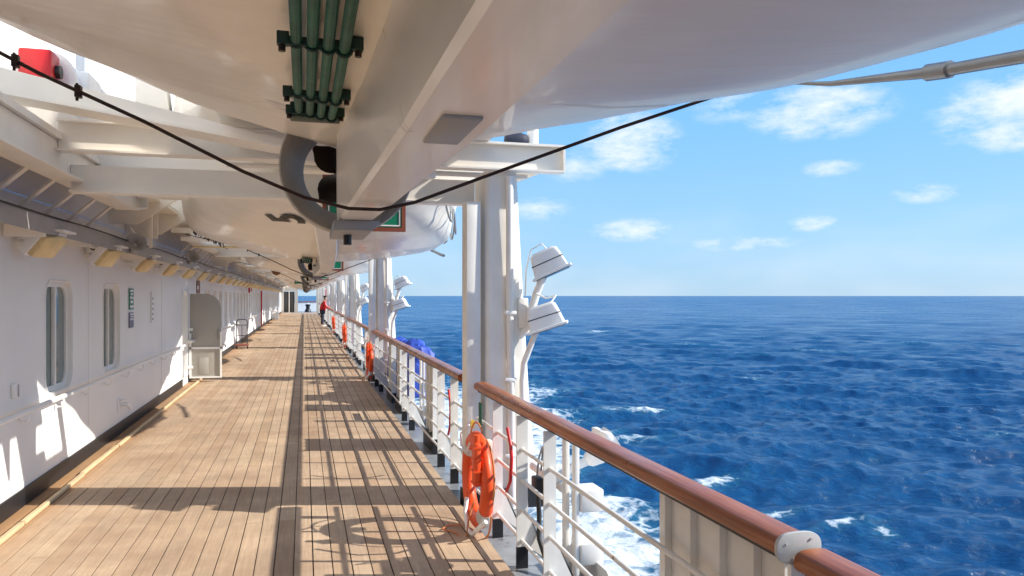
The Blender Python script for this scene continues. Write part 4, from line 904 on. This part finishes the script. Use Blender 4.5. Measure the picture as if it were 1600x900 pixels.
for k, (y, z0) in enumerate(((34, 1.9), (43.5, .15))):
    t = thing('fire_hydrant_post', ['red hydrant valve high on the wall far along the deck', 'red pipe standing against the wall far along the deck'][k], 'hydrant', (XW + .08, y, z0)); MB().cyl((0, 0, 0), (0, 0, .22 if k == 0 else 1.9), .04, 10).build('pipe', M['red'], t); MB().lathe([(.02, 0), (.1, 0), (.1, .03), (.02, .03)], 14, Matrix.Translation((.08, 0, .15)) @ Matrix.Rotation(R(90), 4, 'Y')).build('hand_wheel', M['red'], t)
tag(MB().box(1.30, 1.36, 50.2, 50.34, 1.3, 2.2).build('extinguisher_cabinet', M['red'], None, bevel=.02), 'red narrow cabinet on the column just beyond the person', 'cabinet')

# ================================================================== person in red leaning on the rail
def skin_mesh(name, vs, es, rad, m, parent, root=0, sub=2):
    me = bpy.data.meshes.new(name); me.from_pydata(vs, es, []); o = bpy.data.objects.new(name, me); COL.objects.link(o)
    sk = o.modifiers.new('s', 'SKIN'); sk.use_smooth_shade = True
    for i, d in enumerate(me.skin_vertices[0].data): d.radius = (rad[i], rad[i]) if not isinstance(rad[i], tuple) else rad[i]; d.use_root = (i == root)
    sb = o.modifiers.new('d', 'SUBSURF'); sb.levels = sb.render_levels = sub
    bpy.context.view_layer.update(); dg = bpy.context.evaluated_depsgraph_get(); m2 = bpy.data.meshes.new_from_object(o.evaluated_get(dg)); m2.materials.clear(); m2.materials.append(m); m2.shade_smooth()
    bpy.data.objects.remove(o); n = bpy.data.objects.new(name, m2); COL.objects.link(n); n.parent = parent; return n
pr_ = thing('person', 'person in a red jacket and dark trousers leaning on the far handrail', 'person', (1.02, 45.6, 0))
V = [(0, 0, .92), (0, .09, .88), (.03, .11, .5), (0, .10, .09), (.13, .10, .05), (0, -.09, .88), (.0, -.12, .5), (-.04, -.12, .09), (.09, -.12, .05), (.04, 0, 1.15), (.10, 0, 1.38), (.13, 0, 1.5), (.17, 0, 1.60), (.19, 0, 1.70),
     (.11, .19, 1.38), (.2, .24, 1.14), (.42, .2, 1.07), (.50, .17, 1.07), (.11, -.19, 1.38), (.2, -.24, 1.14), (.42, -.2, 1.07), (.50, -.17, 1.07)]
Ed = [(0, 1), (1, 2), (2, 3), (3, 4), (0, 5), (5, 6), (6, 7), (7, 8), (0, 9), (9, 10), (10, 11), (11, 12), (12, 13), (10, 14), (14, 15), (15, 16), (16, 17), (10, 18), (18, 19), (19, 20), (20, 21)]
rad = [.13, .095, .065, .045, .04, .095, .065, .045, .04, .14, .12, .055, .09, .085, .065, .045, .035, .04, .065, .045, .035, .04]
skin_mesh('body', V, Ed, rad, M['skin'], pr_)
skin_mesh('jacket', [(0, 0, .80), (.01, 0, 1.0), (.04, 0, 1.18), (.10, 0, 1.38), (.12, 0, 1.46), (.11, .2, 1.38), (.2, .25, 1.14), (.40, .205, 1.07), (.11, -.2, 1.38), (.2, -.25, 1.14), (.40, -.205, 1.07)], [(0, 1), (1, 2), (2, 3), (3, 4), (3, 5), (5, 6), (6, 7), (3, 8), (8, 9), (9, 10)], [.19, .19, .185, .165, .085, .095, .075, .06, .095, .075, .06], M['red'], pr_)
skin_mesh('trousers', [(0, 0, .93), (0, .1, .85), (.03, .12, .5), (0, .11, .12), (0, -.1, .85), (0, -.13, .5), (-.04, -.13, .12)], [(0, 1), (1, 2), (2, 3), (0, 4), (4, 5), (5, 6)], [.15, .12, .085, .07, .12, .085, .07], M['navy'], pr_)
for y, x in ((.10, .05), (-.12, .01)): MB().box(x - .09, x + .17, y - .05, y + .05, .0, .09).build('shoe', M['lamp'], pr_, bevel=.03)
skin_mesh('hair', [(.17, 0, 1.68), (.175, 0, 1.76), (.12, 0, 1.66)], [(0, 1), (0, 2)], [.10, .085, .08], M['hair'], pr_)
